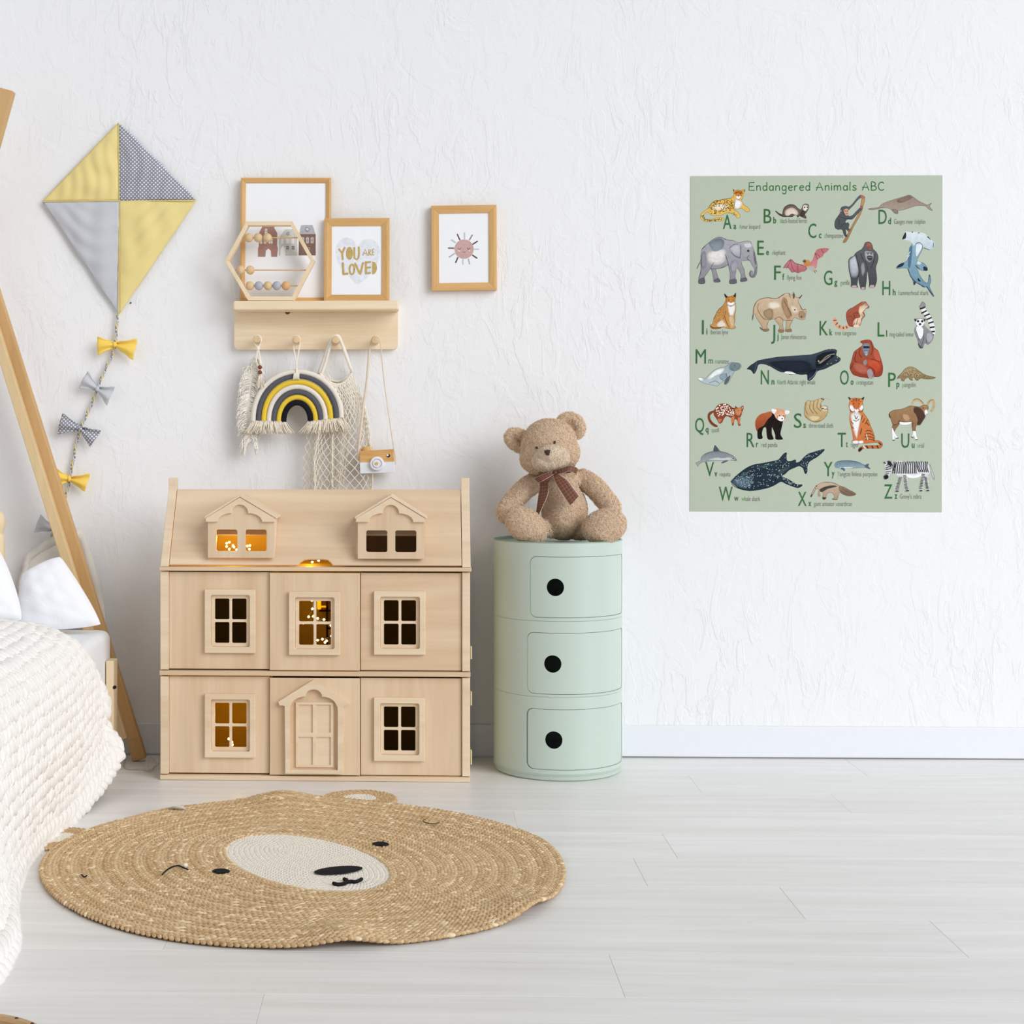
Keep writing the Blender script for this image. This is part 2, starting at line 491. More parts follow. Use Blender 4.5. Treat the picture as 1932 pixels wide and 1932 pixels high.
mt = thing('mattress', 'white sheeted mattress on the low pine bed', 'mattress', (-1.24, -1.1, .1725))
def rbox(name, lo, hi, r, mat, parent, n=5):
    bm = bmesh.new()
    m = MB().box(lo, hi).mesh(name); bm.from_mesh(m)
    bmesh.ops.bevel(bm, geom=bm.edges[:], offset=r, segments=n, profile=.5, affect='EDGES')
    me = bpy.data.meshes.new(name); bm.to_mesh(me); bm.free()
    return link_mesh(name, me, mat, parent, smooth=180)
rbox('mattress_cover', (-1.715, -2.06, .1722), (-.7745, -.142, .345), .022, M['sheet'], mt)

def pillow(name, label, corners, thick, mat, flange=.02, Y=None, bow=0.0, rnd=.16):
    """cushion between four photo points (top left, top right, bottom right, bottom left) with a flat flange all round"""
    P = [at(c[0], c[1], c[2]) for c in corners]
    cen = sum(P, Vector()) / 4
    nrm = (P[1] - P[0]).cross(P[3] - P[0]).normalized()
    if nrm.y > 0: nrm = -nrm
    root = thing(name, label, 'pillow', cen)
    n = 26
    def side(sg):
        def fn(u, v):
            a, b = u * 2 - 1, v * 2 - 1
            k = 1 - rnd * (a * a) * (b * b)                       # soft corners
            a2, b2 = a * k * (1 - .05 * (1 - b * b) * 0), b * k
            # sides drawn in a little between the corners
            a2 *= 1 - .05 * (1 - b * b); b2 *= 1 - .05 * (1 - a * a)
            uu, vv = (a2 + 1) / 2, (b2 + 1) / 2
            p = lerp(lerp(P[0], P[1], uu), lerp(P[3], P[2], uu), vv)
            h = max(0, (1 - abs(a) ** 2.6)) ** .55 * max(0, (1 - abs(b) ** 2.6)) ** .55
            w = (.06 * math.sin(9 * a + 4 * b) * math.sin(6 * b - 3 * a + 1) + .07 * math.sin(13 * (b - a * .6) + 2 * a * b) * (.4 + .6 * b * b)) * h
            return p + nrm * (sg * thick * (h + w) + bow * (a * a - .3))
        return fn
    m = MB(); m.grid(side(1), n, n); m.grid(side(-1), n, n)
    m.build('pillow_case', mat, root, smooth=180)
    if flange:
        m = MB(); loop = []
        for k in range(64):
            t = k / 64 * 4; s_ = int(t); f = t - s_
            a, b = [(f * 2 - 1, -1), (1, f * 2 - 1), (1 - f * 2, 1), (-1, 1 - f * 2)][s_]
            kk = 1 - rnd * a * a * b * b
            a2, b2 = a * kk * (1 - .05 * (1 - b * b)), b * kk * (1 - .05 * (1 - a * a))
            loop.append((a2, b2, k))
        vs = []
        for e in (.98, 1.0):
            for a, b, k in loop:
                g = e + (flange / ((P[1] - P[0]).length * .5) if e == 1.0 else 0)
                wv = (.006 * math.sin(k * 1.1) if e == 1.0 else 0)
                uu, vv = (a * g + 1) / 2, (b * g + 1) / 2
                vs.append(lerp(lerp(P[0], P[1], uu), lerp(P[3], P[2], uu), vv) + nrm * wv)
        m.add(vs, [(k, (k + 1) % 64, 64 + (k + 1) % 64, 64 + k) for k in range(64)])
        m.build('flange', mat, root, smooth=180, solid=.0015)
    return root
pillow('pillow', 'cream flanged pillow standing against the wall behind the canopy beam',
       [(48, 1052, -.042), (152, 1000, -.038), (196, 1187, -.060), (35, 1200, -.060)], .014, M['pillow_cream'], .018)
pillow('pillow', 'crumpled white pillow leaning in front of the canopy beam',
       [(38, 1078, -.215), (114, 1040, -.185), (206, 1186, -.26), (22, 1196, -.28)], .034, M['pillow'], 0, rnd=.12)
pillow('pillow', 'bright white pillow at the left edge above the knitted blanket',
       [(-130, 1010, -.30), (2, 1022, -.27), (58, 1180, -.37), (-110, 1196, -.39)], .04, M['pillow'], 0)

# ------------------------------------------------------------------ chunky knitted blanket
def sec_px(Y, px): return [at(a, b, Y) for a, b in px]
secs = [
 sec_px(-.43, [(211, 1408), (186, 1366), (190, 1336), (174, 1282), (136, 1228), (56, 1191), (-150, 1169)]),
 [Vector(p) for p in ((-.724, -.52, .070), (-.738, -.52, .14), (-.746, -.52, .22), (-.760, -.52, .312), (-.810, -.52, .368), (-.95, -.52, .400), (-1.32, -.52, .43))],
 [Vector(p) for p in ((-.746, -.72, .035), (-.742, -.72, .12), (-.744, -.72, .21), (-.758, -.72, .312), (-.808, -.72, .378), (-.96, -.72, .42), (-1.32, -.72, .44))],
 [Vector(p) for p in ((-.764, -1.0, .022), (-.752, -1.0, .12), (-.750, -1.0, .22), (-.762, -1.0, .316), (-.812, -1.0, .384), (-.97, -1.0, .43), (-1.32, -1.0, .45))],
 [Vector(p) for p in ((-.732, -1.3, .020), (-.736, -1.3, .11), (-.746, -1.3, .22), (-.764, -1.3, .316), (-.815, -1.3, .388), (-.98, -1.3, .435), (-1.32, -1.3, .455))],
 [Vector(p) for p in ((-.668, -1.56, .020), (-.695, -1.56, .11), (-.730, -1.56, .22), (-.762, -1.56, .316), (-.82, -1.56, .39), (-.98, -1.56, .435), (-1.32, -1.56, .455))],
 [Vector(p) for p in ((-.655, -1.78, .020), (-.69, -1.78, .11), (-.728, -1.78, .22), (-.762, -1.78, .316), (-.82, -1.78, .39), (-.98, -1.78, .435), (-1.32, -1.78, .455))],
]
NS, NU = 60, 60
def arc(pts, n):
    c = catmull(pts, 12, False); L = [0]
    for a, b in zip(c[:-1], c[1:]): L.append(L[-1] + (b - a).length)
    out = []; j = 0
    for i in range(n + 1):
        s = L[-1] * i / n
        while j < len(L) - 2 and L[j + 1] < s: j += 1
        f = (s - L[j]) / max(1e-9, L[j + 1] - L[j]); out.append(c[j].lerp(c[j + 1], min(1, max(0, f))))
    return out
cols = list(zip(*[arc(s, NU) for s in secs]))
SURF = np.array([[tuple(p) for p in arc(c, NS)] for c in cols])          # [u][t]
def surf(u, t):
    u = min(max(u, 0), 1) * NU; t = min(max(t, 0), 1) * NS
    i, j = min(int(u), NU - 1), min(int(t), NS - 1); a, b = u - i, t - j
    return (SURF[i, j] * (1 - a) * (1 - b) + SURF[i + 1, j] * a * (1 - b) + SURF[i, j + 1] * (1 - a) * b + SURF[i + 1, j + 1] * a * b)
def surf_frame(u, t):
    p = surf(u, t); e = .01
    du = surf(u + e, t) - surf(u - e, t); dt = surf(u, t + e) - surf(u, t - e)
    n = np.cross(du, dt); n /= np.linalg.norm(n) + 1e-12
    if n[2] + n[0] * .8 < 0: n = -n
    return p, du / (np.linalg.norm(du) + 1e-12), dt / (np.linalg.norm(dt) + 1e-12), n
blanket = thing('knitted_blanket', 'chunky white hand knitted blanket with braided edge hanging off the bed', 'blanket', (-1.0, -1.0, 0))
mb = MB()
mb.grid(lambda a, b: Vector(surf(a, b)) - Vector(surf_frame(a, b)[3]) * .010, 40, 40)
mb.build('blanket_base', M['wool'], blanket, smooth=180)
C, D, N, S = [], [], [], []
ncol, nrow = 62, 33
for i in range(ncol):
    for j in range(nrow):
        t = (i + .5) / ncol; u = .015 + (j + .5) / nrow * .97
        t += .004 * math.sin(j * .9) + random.uniform(-.002, .002)
        p, du, dt, n = surf_frame(u, t)
        for sg in (-1, 1):
            d = -du + dt * sg * .55
            c = p + dt * sg * .0055 + n * (.003 + random.uniform(-.0015, .002)) + (-du) * random.uniform(-.002, .002)
            C.append(c); D.append(d); N.append(n)
            k = random.uniform(.9, 1.15); S.append((.0205 * k, .0088 * k, .0105 * k))
blobs('knit_stitches', M['wool'], blanket, C, D, N, S, 7, 4)
C, D, N, S = [], [], [], []
path = [(u, 0.0) for u in np.linspace(.62, 0, 26)] + [(0.0, t) for t in np.linspace(0, 1, 50)]
pts = []
for u, t in path:
    q = Vector(surf(u, t)); n_ = Vector(surf_frame(max(u, .02), max(t, .02))[3])
    o_ = (q - Vector(surf(u, .03))).normalized() * .014 if u > .03 else (q - Vector(surf(.03, t))).normalized() * (.012 if t > 0 else .008)
    q += o_ + n_ * .008; q.z = max(q.z, .0165); pts.append(q)
fr = [surf_frame(max(u, .02), max(t, .02)) for u, t in path]
acc = 0; step = .028; k = 0
for a, b, f in zip(pts[:-1], pts[1:], fr):
    L = (b - a).length
    while acc < L:
        c = a.lerp(b, acc / L); d = (b - a).normalized(); nn = Vector(f[3]); sd = d.cross(nn).normalized()
        for sg in (-1, 1):
            if (k + (sg > 0)) % 1 == 0:
                cc = c + sd * sg * .0105 + d * (.014 if sg > 0 else 0)
                C.append(cc); D.append(d + sd * sg * -.75); N.append(nn)
                kk = random.uniform(.92, 1.12); S.append((.0270 * kk, .0140 * kk, .0150 * kk))
        acc += step; k += 1
    acc -= L
blobs('braided_edge', M['wool'], blanket, C, D, N, S, 8, 5)
# ------------------------------------------------------------------ kite
def Z(ox, oy, s): return lambda x, y: (ox + x / s, oy + y / s)
kite = thing('kite', 'yellow and grey four panel fabric kite with a tail of bows on the wall', 'kite', at(224, 379, -.006))
KT, KL, KR, KB, KC = (224, 231), (80, 380), (370.5, 378), (224, 594), (224.5, 379)
def kpanel(a, b, mat, seed, label):
    A, B, Cc = at(*a, -.010), at(*b, -.010), at(*KC, -.014)
    n = 30; vs = []; idx = {}
    for i in range(n + 1):
        for j in range(n + 1 - i):
            u, v = i / n, j / n; w = (n - i - j) / n
            p = A * u + B * v + Cc * w
            e = 4 * u * v
            ripple = .0032 * math.sin(17 * u - 8 * v + seed) * math.sin(6 * v + 4 * u + seed * 2) + .0022 * math.sin(30 * v - 9 * w + 4 * math.sin(5 * u + seed))
            lump = -.010 * (27 * u * v * w) ** .8
            edge = .0009 * math.sin(9 * (u - v) + seed) * (1 if w == 0 else 0)
            idx[i, j] = len(vs); vs.append((p.x + edge, p.y + lump + ripple * (u * v * w * 27) ** .3, p.z + edge))
    fs = []
    for i in range(n):
        for j in range(n - i):
            fs.append((idx[i, j], idx[i + 1, j], idx[i, j + 1]))
            if j < n - i - 1: fs.append((idx[i + 1, j], idx[i + 1, j + 1], idx[i, j + 1]))
    return MB().add(vs, fs).build('sail_panel', mat, kite, smooth=180, solid=.003, label=label)
kpanel(KT, KL, M['yellow'], 1, 'pale yellow upper left panel')
kpanel(KT, KR, M['dots'], 2, 'grey panel with white dots')
kpanel(KL, KB, M['grey'], 3, 'plain light grey panel')
kpanel(KR, KB, M['yellow'], 4, 'pale yellow lower right panel')
# raised seams between the panels
for a, b, m in ((KT, KC, 'yellow'), (KL, KC, 'yellow'), (KC, KR, 'yellow'), (KC, KB, 'yellow')):
    MB().tube([at(*a, -.0135), at(*b, -.0165)], .0012, 6).build('seam', M[m], kite, smooth=60)
tail = [(222, 592), (221, 608), (219, 632), (217.4, 650), (212, 668), (203, 688), (194, 708), (186, 726), (181.5, 738), (174, 760), (164, 782), (155, 800), (151, 812), (145, 834), (140, 862), (135, 885), (131.5, 903), (127, 926), (118, 958), (108, 985), (101, 1000), (98, 1012), (95, 1023)]
tp = catmull([at(x, y, -.010) for x, y in tail], 10, False)
for k, (mat, ph, r) in enumerate((('grey', 0, .0021), ('dots', 2.1, .0021), ('yellow', 4.2, .0018))):
    pts = []
    for i, p in enumerate(tp):
        a = i * .52 + ph
        pts.append(p + Vector((math.cos(a), math.sin(a), 0)) * .0023)
    MB().tube(pts, r, 6).build('tail_strand', M[mat], kite, smooth=180)
def kbow(c, lt, lb, rt, rb, mat, label, depth=-.018):
    Cw = at(*c, depth); first = None
    for s_, (tq, bq) in enumerate(((lt, lb), (rt, rb))):
        T, B = at(*tq, depth), at(*bq, depth)
        def P(u, v):
            w = .16 + .84 * u ** .85
            mid = lerp(Cw, (T + B) / 2, u); half = (T - B) / 2
            p = mid + half * (2 * v - 1) * w * (1 + .06 * math.sin(9 * u))
            fold = -.006 * math.cos((2 * v - 1) * 4.2 + s_) * (1 - .35 * u) - .012 * math.sin(u * PI * .7)
            return (p.x, p.y + fold, p.z)
        m = MB().grid(P, 14, 16)
        o = m.build('bow', mat, kite if first is None else first, smooth=180, solid=.0016, label=label if first is None else None)
        if first is None: first = o
        else: o.name = 'bow_wing'
    MB().ell(Cw + Vector((0, -.006, 0)), (.0055, .006, .0075)).build('bow_knot', mat, first, smooth=180)
z2 = Z(0, 560, 4.6)
kbow(z2(1000, 415), z2(850, 350), z2(855, 507), z2(1197, 372), z2(1160, 548), M['yellow_bow'], 'yellow bow')
kbow(z2(850, 800), z2(764, 648), z2(690, 790), z2(1003, 785), z2(935, 942), M['grey'], 'plain grey bow')
kbow(z2(700, 1143), z2(546, 1012), z2(505, 1188), z2(884, 1165), z2(790, 1302), M['dots'], 'grey dotted bow')
kbow(z2(605, 1580), z2(495, 1490), z2(520, 1640), z2(788, 1538), z2(742, 1688), M['yellow_bow'], 'lower yellow bow')
kbow((102, 998), (77.5, 971), (65.5, 1003), (128, 1008), (118, 1022), M['grey'], 'plain grey bow', -.02)

# ------------------------------------------------------------------ peg shelf
shelf = thing('peg_shelf', 'pale pine wall shelf with a row of four round pegs', 'shelf', at(596, 640, 0))
def wallplate(outer_px, Yf, t, holes_px=()):
    m = MB()
    o2 = [at(x, y, Yf) for x, y in outer_px]
    h2 = [[(at(x, y, Yf).x, at(x, y, Yf).z) for x, y in h] for h in holes_px]
    return m.plate([(p.x, p.z) for p in o2], h2, lambda x, z, d: Vector((x, Yf + d, z)), t)
def rr_px(x0, y0, x1, y1, r, n=5): return rrect(x0, y0, x1, y1, r, n)
bo = [(442, 570), (751, 570)] + [(751 - 9 + 9 * math.cos(a), 659 - 9 + 9 * math.sin(a)) for a in np.linspace(0, PI / 2, 6)] + [(442 + 9 - 9 * math.sin(a), 660 - 9 + 9 * math.cos(a)) for a in np.linspace(0, PI / 2, 6)]
wallplate(bo, -.019, .0185).build('back_board', M['pine'], shelf, bevel=.0025)
a, b = at(440, 567.5, -.088), at(752.5, 584.5, -.088)
MB().box((a.x, -.088, b.z), (b.x, -.0192, a.z)).build('ledge', M['pine'], shelf, bevel=.005, segs=4)
SHELF_Z = a.z
q = at(542.5, 588, -.0195)
MB().tube([(q.x, -.0196, q.z), (q.x, -.0185, q.z)], .0072, 16).build('wood_knot', plain('dark knot', (112, 74, 48), .6), shelf, label='dark knot in the board')
PEGS = [(485, 640.5), (559.5, 641), (633.5, 641.5), (708, 642)]
for x, y in PEGS:
    p = at(x, y, -.072)
    R = Matrix.Rotation(PI / 2, 3, 'X')
    MB().lathe([(.0085, -.054), (.0085, -.004), (.0098, .0), (.0098, .006), (.0085, .0085), (.004, .0095), (.0001, .0097)], (p.x, -.072, p.z), R, 20).build('peg', M['bead'], shelf, smooth=40)

# ------------------------------------------------------------------ framed pictures
INK = NT('printed ink', .75, .1)
_at = INK.n('ShaderNodeAttribute'); _at.attribute_name = 'ink'
_f = INK.noise(INK.coord(rnd=False), 110, 6, .65)
_r = INK.ramp(_f, [(.28, (.82, .82, .84, 1)), (.5, (.97, .97, .97, 1)), (.75, (1.08, 1.08, 1.07, 1))])
INK.base(INK.mix(1.0, _at.outputs['Color'], _r, 'MULTIPLY'))
_tr = INK.n('ShaderNodeBsdfTransparent'); _mx = INK.n('ShaderNodeMixShader')
INK.l(_at.outputs['Alpha'], _mx.inputs[0]); INK.l(_tr.outputs[0], _mx.inputs[1]); INK.l(INK.b.outputs[0], _mx.inputs[2])
INK.l(_mx.outputs[0], INK.t.nodes['Material Output'].inputs['Surface'])
M['ink'] = INK.m
class Print:
    """flat printed shapes: polygons and pen strokes with their own colour, laid one over the other"""
    def __init__(s, fn, step=.00002): s.fn = fn; s.v = []; s.f = []; s.c = []; s.k = 1; s.step = step
    def poly(s, pts, col, smooth=0, col2=None):
        if smooth: pts = [(p[0], p[1]) for p in catmull([(x, y, 0) for x, y in pts], smooth)]
        tris = tessellate_polygon([[Vector((x, y, 0)) for x, y in pts]])
        b = len(s.v); d = s.k * s.step
        ys = [p[1] for p in pts]; y0, y1 = min(ys), max(ys)
        ca = lin(col); cb = lin(col2) if col2 else ca
        for x, y in pts:
            s.v.append(tuple(s.fn(x, y, d))); t = (y - y0) / max(1e-9, y1 - y0)
            s.c.append(tuple(ca[i] * (1 - t) + cb[i] * t for i in range(4)))
        s.f += [(i + b, j + b, l + b) for i, j, l in tris]; s.k += 1
    def wash(s, pts, col, smooth=3, col2=None):
        """a brush wash that fades out at its edge"""
        pts = catmull([(x, y, 0) for x, y in pts], smooth); n = len(pts)
        c = sum(pts, Vector()) / n; ca = lin(col); cb = lin(col2) if col2 else ca
        ys = [p.y for p in pts]; y0, y1 = min(ys), max(ys); b = len(s.v); d = s.k * s.step
        for g, al in ((1.06, 0.0), (.86, .72), (.55, 1.0)):
            for p in pts:
                q = c + (p - c) * g; t = min(1, max(0, (q.y - y0) / max(1e-9, y1 - y0)))
                s.v.append(tuple(s.fn(q.x, q.y, d))); s.c.append(tuple(ca[i] * (1 - t) + cb[i] * t for i in range(3)) + (al,))
        t = .5; s.v.append(tuple(s.fn(c.x, c.y, d))); s.c.append(tuple(ca[i] * .5 + cb[i] * .5 for i in range(3)) + (1.0,))
        for r in range(2):
            for i in range(n):
                j = (i + 1) % n; s.f.append((b + r * n + i, b + r * n + j, b + r * n + n + j, b + r * n + n + i))
        for i in range(n): s.f.append((b + 2 * n + i, b + 2 * n + (i + 1) % n, b + 3 * n))
        s.k += 1
    def stroke(s, pts, w, col, smooth=0):
        pts = [Vector((x, y, 0)) for x, y in pts]
        if smooth and len(pts) > 2: pts = catmull(pts, smooth, False)
        L, Rr = [], []
        n = len(pts)
        for i in range(n):
            t = (pts[min(i + 1, n - 1)] - pts[max(i - 1, 0)]); t = t.normalized() if t.length > 1e-9 else Vector((1, 0, 0))
            nn = Vector((-t.y, t.x, 0)) * w / 2
            if i == 0: L.append(pts[0] - t * w * .3); Rr.append(pts[0] - t * w * .3)
            L.append(pts[i] + nn); Rr.append(pts[i] - nn)
            if i == n - 1: L.append(pts[i] + t * w * .3); Rr.append(pts[i] + t * w * .3)
        b = len(s.v); d = s.k * s.step; c = lin(col)
        for a, r in zip(L, Rr):
            for p in (a, r): s.v.append(tuple(s.fn(p.x, p.y, d))); s.c.append(c)
        for i in range(len(L) - 1): s.f.append((b + 2 * i, b + 2 * i + 1, b + 2 * i + 3, b + 2 * i + 2))
        s.k += 1
    def dot(s, x, y, r, col, ry=None, n=9):
        b = len(s.v); d = s.k * s.step; c = lin(col); ry = ry or r
        for i in range(n):
            a = 2 * PI * i / n; s.v.append(tuple(s.fn(x + r * math.cos(a), y + ry * math.sin(a), d))); s.c.append(c)
        s.f.append(tuple(range(b, b + n)))
    def build(s, name, parent, label=None):
        me = bpy.data.meshes.new(name); me.from_pydata(s.v, [], s.f)
        at_ = me.color_attributes.new('ink', 'FLOAT_COLOR', 'POINT')
        at_.data.foreach_set('color', [x for c in s.c for x in c])
        me.update()
        return link_mesh(name, me, M['ink'], parent, label=label)
def lean_fn(p00, p10, p01, nrm, x0, y0, x1, y1):
    """map photo pixels of a flat picture onto its plane"""
    U, V = (p10 - p00) / (x1 - x0), (p01 - p00) / (y1 - y0)
    return lambda x, y, d=0: p00 + U * (x - x0) + V * (y - y0) + nrm * d
def picture_frame(name, label, px, rail, Ytop, Ybot, thick, roll=0.0):
    """four mitred rails, a backing and a print on a plane leaning between two depths"""
    x0, y0, x1, y1 = px
    root = thing(name, label, 'picture', at((x0 + x1) / 2, y1, Ybot))
    p00, p10, p01 = at(x0, y0, Ytop), at(x1, y0, Ytop), at(x0, y1, Ybot)
    p10 = p00 + Vector(((p10 - p00).x, 0, (p10 - p00).z)); nrm = (p10 - p00).cross(p01 - p00).normalized()
    if nrm.y > 0: nrm = -nrm
    p10.z = p00.z + roll; p01.x = p00.x + roll * .6
    f = lean_fn(p00, p10, p01, nrm, x0, y0, x1, y1)
    r = rail
    O = [(x0, y0), (x1, y0), (x1, y1), (x0, y1)]; I = [(x0 + r, y0 + r), (x1 - r, y0 + r), (x1 - r, y1 - r), (x0 + r, y1 - r)]
    m_ = .35
    Md = [(x0 + r * m_, y0 + r * m_), (x1 - r * m_, y0 + r * m_), (x1 - r * m_, y1 - r * m_), (x0 + r * m_, y1 - r * m_)]
    for k in range(4):
        l = (k + 1) % 4
        prof = [lambda q: f(*q[0], -thick), lambda q: f(*q[0], -.001), lambda q: f(*q[1], 0), lambda q: f(*q[2], -.003), lambda q: f(*q[2], -thick)]
        A = [pf((O[k], Md[k], I[k])) for pf in prof]; B = [pf((O[l], Md[l], I[l])) for pf in prof]
        m = MB(); n = 5
        m.add(A + B, [(i, (i + 1) % n, n + (i + 1) % n, n + i) for i in range(n)] + [tuple(range(n)), tuple(range(2 * n - 1, n - 1, -1))])
        m.build('frame_rail', M['oak_h'] if k % 2 == 0 else M['oak_v'], root, bevel=.0006)
    q = [f(*c, -.006) for c in [(x0 + r * .8, y0 + r * .8), (x1 - r * .8, y0 + r * .8), (x1 - r * .8, y1 - r * .8), (x0 + r * .8, y1 - r * .8)]]
    qb = [p - nrm * .002 for p in q]
    MB().add(q + qb, [(0, 1, 2, 3), (7, 6, 5, 4), (0, 4, 5, 1), (1, 5, 6, 2), (2, 6, 7, 3), (3, 7, 4, 0)]).build('print_sheet', M['paper'], root)
    return root, lambda x, y, d=0: f(x, y, -.006 + d)
z6 = Z(400, 320, 5.3667)
tall, tf = picture_frame('framed_print', 'tall framed print of three town houses at the back of the shelf', (454.5, 335, 624.5, 570), 9.3, -.022, -.045, .018, roll=-.0012)
P = Print(lambda x, y, d: tf(*z6(x, y), d))
br, gr, dk, wt = (176, 138, 127), (210, 211, 206), (134, 106, 99), (238, 238, 240)
P.poly([(470, 880), (470, 800), (478, 770), (478, 640), (520, 560), (545, 530), (580, 530), (610, 570), (612, 555), (632, 555), (634, 590), (664, 640), (664, 760), (672, 800), (664, 880), (605, 880), (600, 820), (575, 795), (550, 820), (545, 880)], br)
for x, y, w, h in ((550, 590, 26, 55), (500, 700, 22, 48), (540, 700, 22, 48), (598, 690, 40, 55)):
    P.poly([(x - w / 2, y), (x - w / 2, y + h * .2), (x, y - h * .12) if w > 30 else (x, y), (x + w / 2, y + h * .2), (x + w / 2, y + h), (x - w / 2, y + h)], wt)
    P.stroke([(x, y), (x, y + h)], 4, br); P.stroke([(x - w / 2, y + h * .5), (x + w / 2, y + h * .5)], 4, br)
P.poly([(680, 868), (682, 690), (745, 600), (818, 600), (868, 690), (868, 868), (748, 868), (745, 800), (722, 765), (700, 800), (697, 868)], gr)
P.dot(772, 645, 19, (150, 150, 155)); P.dot(772, 645, 13, wt)
for x in (715, 770, 822): P.poly([(x - 14, 745), (x - 14, 705), (x, 690), (x + 14, 705), (x + 14, 745)], wt)
for x in (770, 826):
    P.poly(rrect(x - 13, 772, x + 13, 806, 2), (110, 104, 106)); P.stroke([(x, 774), (x, 804)], 4, gr); P.stroke([(x - 12, 789), (x + 12, 789)], 4, gr)
P.poly([(882, 865), (884, 650), (1052, 650), (1054, 865)], dk)
P.poly([(888, 648), (905, 560), (1020, 558), (1050, 648)], (186, 186, 192))
P.dot(966, 605, 26, (150, 150, 156)); P.dot(966, 605, 18, (248, 248, 250))
for x in (922, 970, 1018):
    P.poly(rrect(x - 15, 680, x + 15, 745, 13), (205, 200, 198)); P.stroke([(x, 685), (x, 742)], 4, dk); P.stroke([(x - 13, 712), (x + 13, 712)], 4, dk)
P.poly(rrect(955, 785, 995, 812, 3), (190, 180, 176)); P.poly(rrect(959, 790, 991, 808, 2), dk)
P.build('printed_houses', tall)

lov, lf = picture_frame('framed_print', 'framed lettered print on a pale heart at the right end of the shelf', (612, 411.5, 735, 570), 14.2, -.040, -.064, .02, roll=0.0)
P = Print(lambda x, y, d: lf(*z6(x, y), d))
P.poly([(1475, 1160), (1400, 1090), (1300, 980), (1255, 860), (1262, 760), (1310, 700), (1375, 685), (1440, 720), (1475, 770), (1510, 725), (1570, 700), (1640, 715), (1690, 770), (1700, 860), (1665, 970), (1580, 1080)], (236, 238, 245), 4)
gold = (200, 172, 110)
P.stroke([(1283, 800), (1318, 842)], 20, gold); P.stroke([(1345, 785), (1318, 842), (1325, 908)], 22, gold)
P.poly([(1392 + 36 * math.cos(a), 845 + 66 * math.sin(a)) for a in np.linspace(0, 2 * PI, 20)[:-1]], gold)
P.stroke([(1442, 785), (1440, 860), (1445, 895), (1468, 908), (1484, 890), (1488, 850), (1487, 782)], 21, gold)
P.stroke([(1527, 866), (1552, 802), (1577, 868)], 11, gold); P.stroke([(1536, 846), (1570, 846)], 9, gold)
P.stroke([(1588, 866), (1588, 804), (1606, 812), (1606, 828), (1590, 836), (1613, 866)], 11, gold)
P.stroke([(1640, 802), (1624, 804), (1626, 864), (1643, 862)], 11, gold); P.stroke([(1626, 833), (1638, 832)], 9, gold)
P.stroke([(1325, 940), (1332, 1058)], 24, gold); P.stroke([(1330, 1056), (1378, 1050)], 22, gold)
P.stroke([(1418 + 24 * math.cos(a), 1008 + 50 * math.sin(a)) for a in np.linspace(0, 2 * PI, 20)], 20, gold)
P.stroke([(1448, 945), (1500, 1055)], 22, gold); P.stroke([(1530, 940), (1502, 1058)], 22, gold)
P.stroke([(1558, 932), (1560, 1055)], 23, gold)
for y in (938, 992, 1048): P.stroke([(1560, y), (1606, y - 4)], 19, gold)
P.poly([(1622, 928), (1650, 935), (1668, 965), (1672, 1000), (1662, 1035), (1645, 1055), (1622, 1060)], gold)
P.build('printed_lettering', lov)

sun, sf = picture_frame('framed_print', 'small framed sleepy sun print hanging alone right of the shelf', (813.5, 388, 937, 548.5), 14.5, -.022, -.021, .02, roll=.0016)
z9 = Z(800, 370, 9.66)
P = Print(lambda x, y, d: sf(*z9(x, y), d))
P.poly([(728 + 176 * math.cos(a), 970 + 178 * math.sin(a)) for a in np.linspace(0, 2 * PI, 36)[:-1]], (208, 172, 168))
for x0, y0, x1, y1, c in ((605, 695, 652, 800, 0), (736, 668, 736, 785, 1), (880, 712, 826, 806, 2), (975, 828, 885, 884, 0), (1000, 975, 910, 975, 1), (965, 1138, 880, 1080, 0), (830, 1245, 806, 1150, 3), (705, 1250, 706, 1155, 1), (572, 1215, 615, 1118, 0), (455, 1112, 556, 1046, 3), (440, 945, 545, 950, 4), (495, 795, 572, 848, 1)):
    P.stroke([(x0, y0), (x1, y1)], 26, [(108, 84, 86), (204, 204, 208), (168, 146, 148), (190, 188, 200), (134, 108, 106)][c])
for x in (645, 812):
    P.stroke([(x - 28, 945), (x - 10, 968), (x + 10, 968), (x + 26, 945)], 9, (128, 98, 100), 4)
    P.stroke([(x - 6, 966), (x - 8, 980)], 6, (128, 98, 100)); P.stroke([(x + 6, 966), (x + 10, 980)], 6, (128, 98, 100))
P.dot(630, 1000, 19, (232, 208, 204)); P.dot(826, 1000, 19, (232, 208, 204))
P.stroke([(698, 1018), (728, 1028), (758, 1014)], 9, (150, 110, 110), 4)
P.build('printed_sun', sun)

# ------------------------------------------------------------------ hexagon abacus
abacus = thing('abacus', 'hexagonal wooden bead abacus standing on the shelf', 'abacus', at(515, 566, -.07))
hexo = [z6(*p) for p in ((128, 925), (347, 523), (815, 522), (1042, 925), (832, 1326), (365, 1326))]
YA = -.083
cen = (sum(p[0] for p in hexo) / 6, sum(p[1] for p in hexo) / 6)
hexi = [(p[0] + (cen[0] - p[0]) * .094, p[1] + (cen[1] - p[1]) * .105) for p in hexo]
for k in range(6):
    l = (k + 1) % 6
    vs = []
    for Y in (YA, YA + .026):
        for a in (hexo[k], hexo[l], hexi[l], hexi[k]):
            p = at(a[0], a[1], YA); vs.append((p.x, Y, p.z))
    MB().add(vs, [(0, 1, 2, 3), (7, 6, 5, 4), (0, 4, 5, 1), (1, 5, 6, 2), (2, 6, 7, 3), (3, 7, 4, 0)]).build('frame_bar', M['pine'] if k in (1, 4) else M['pine_v'], abacus, bevel=.0008)
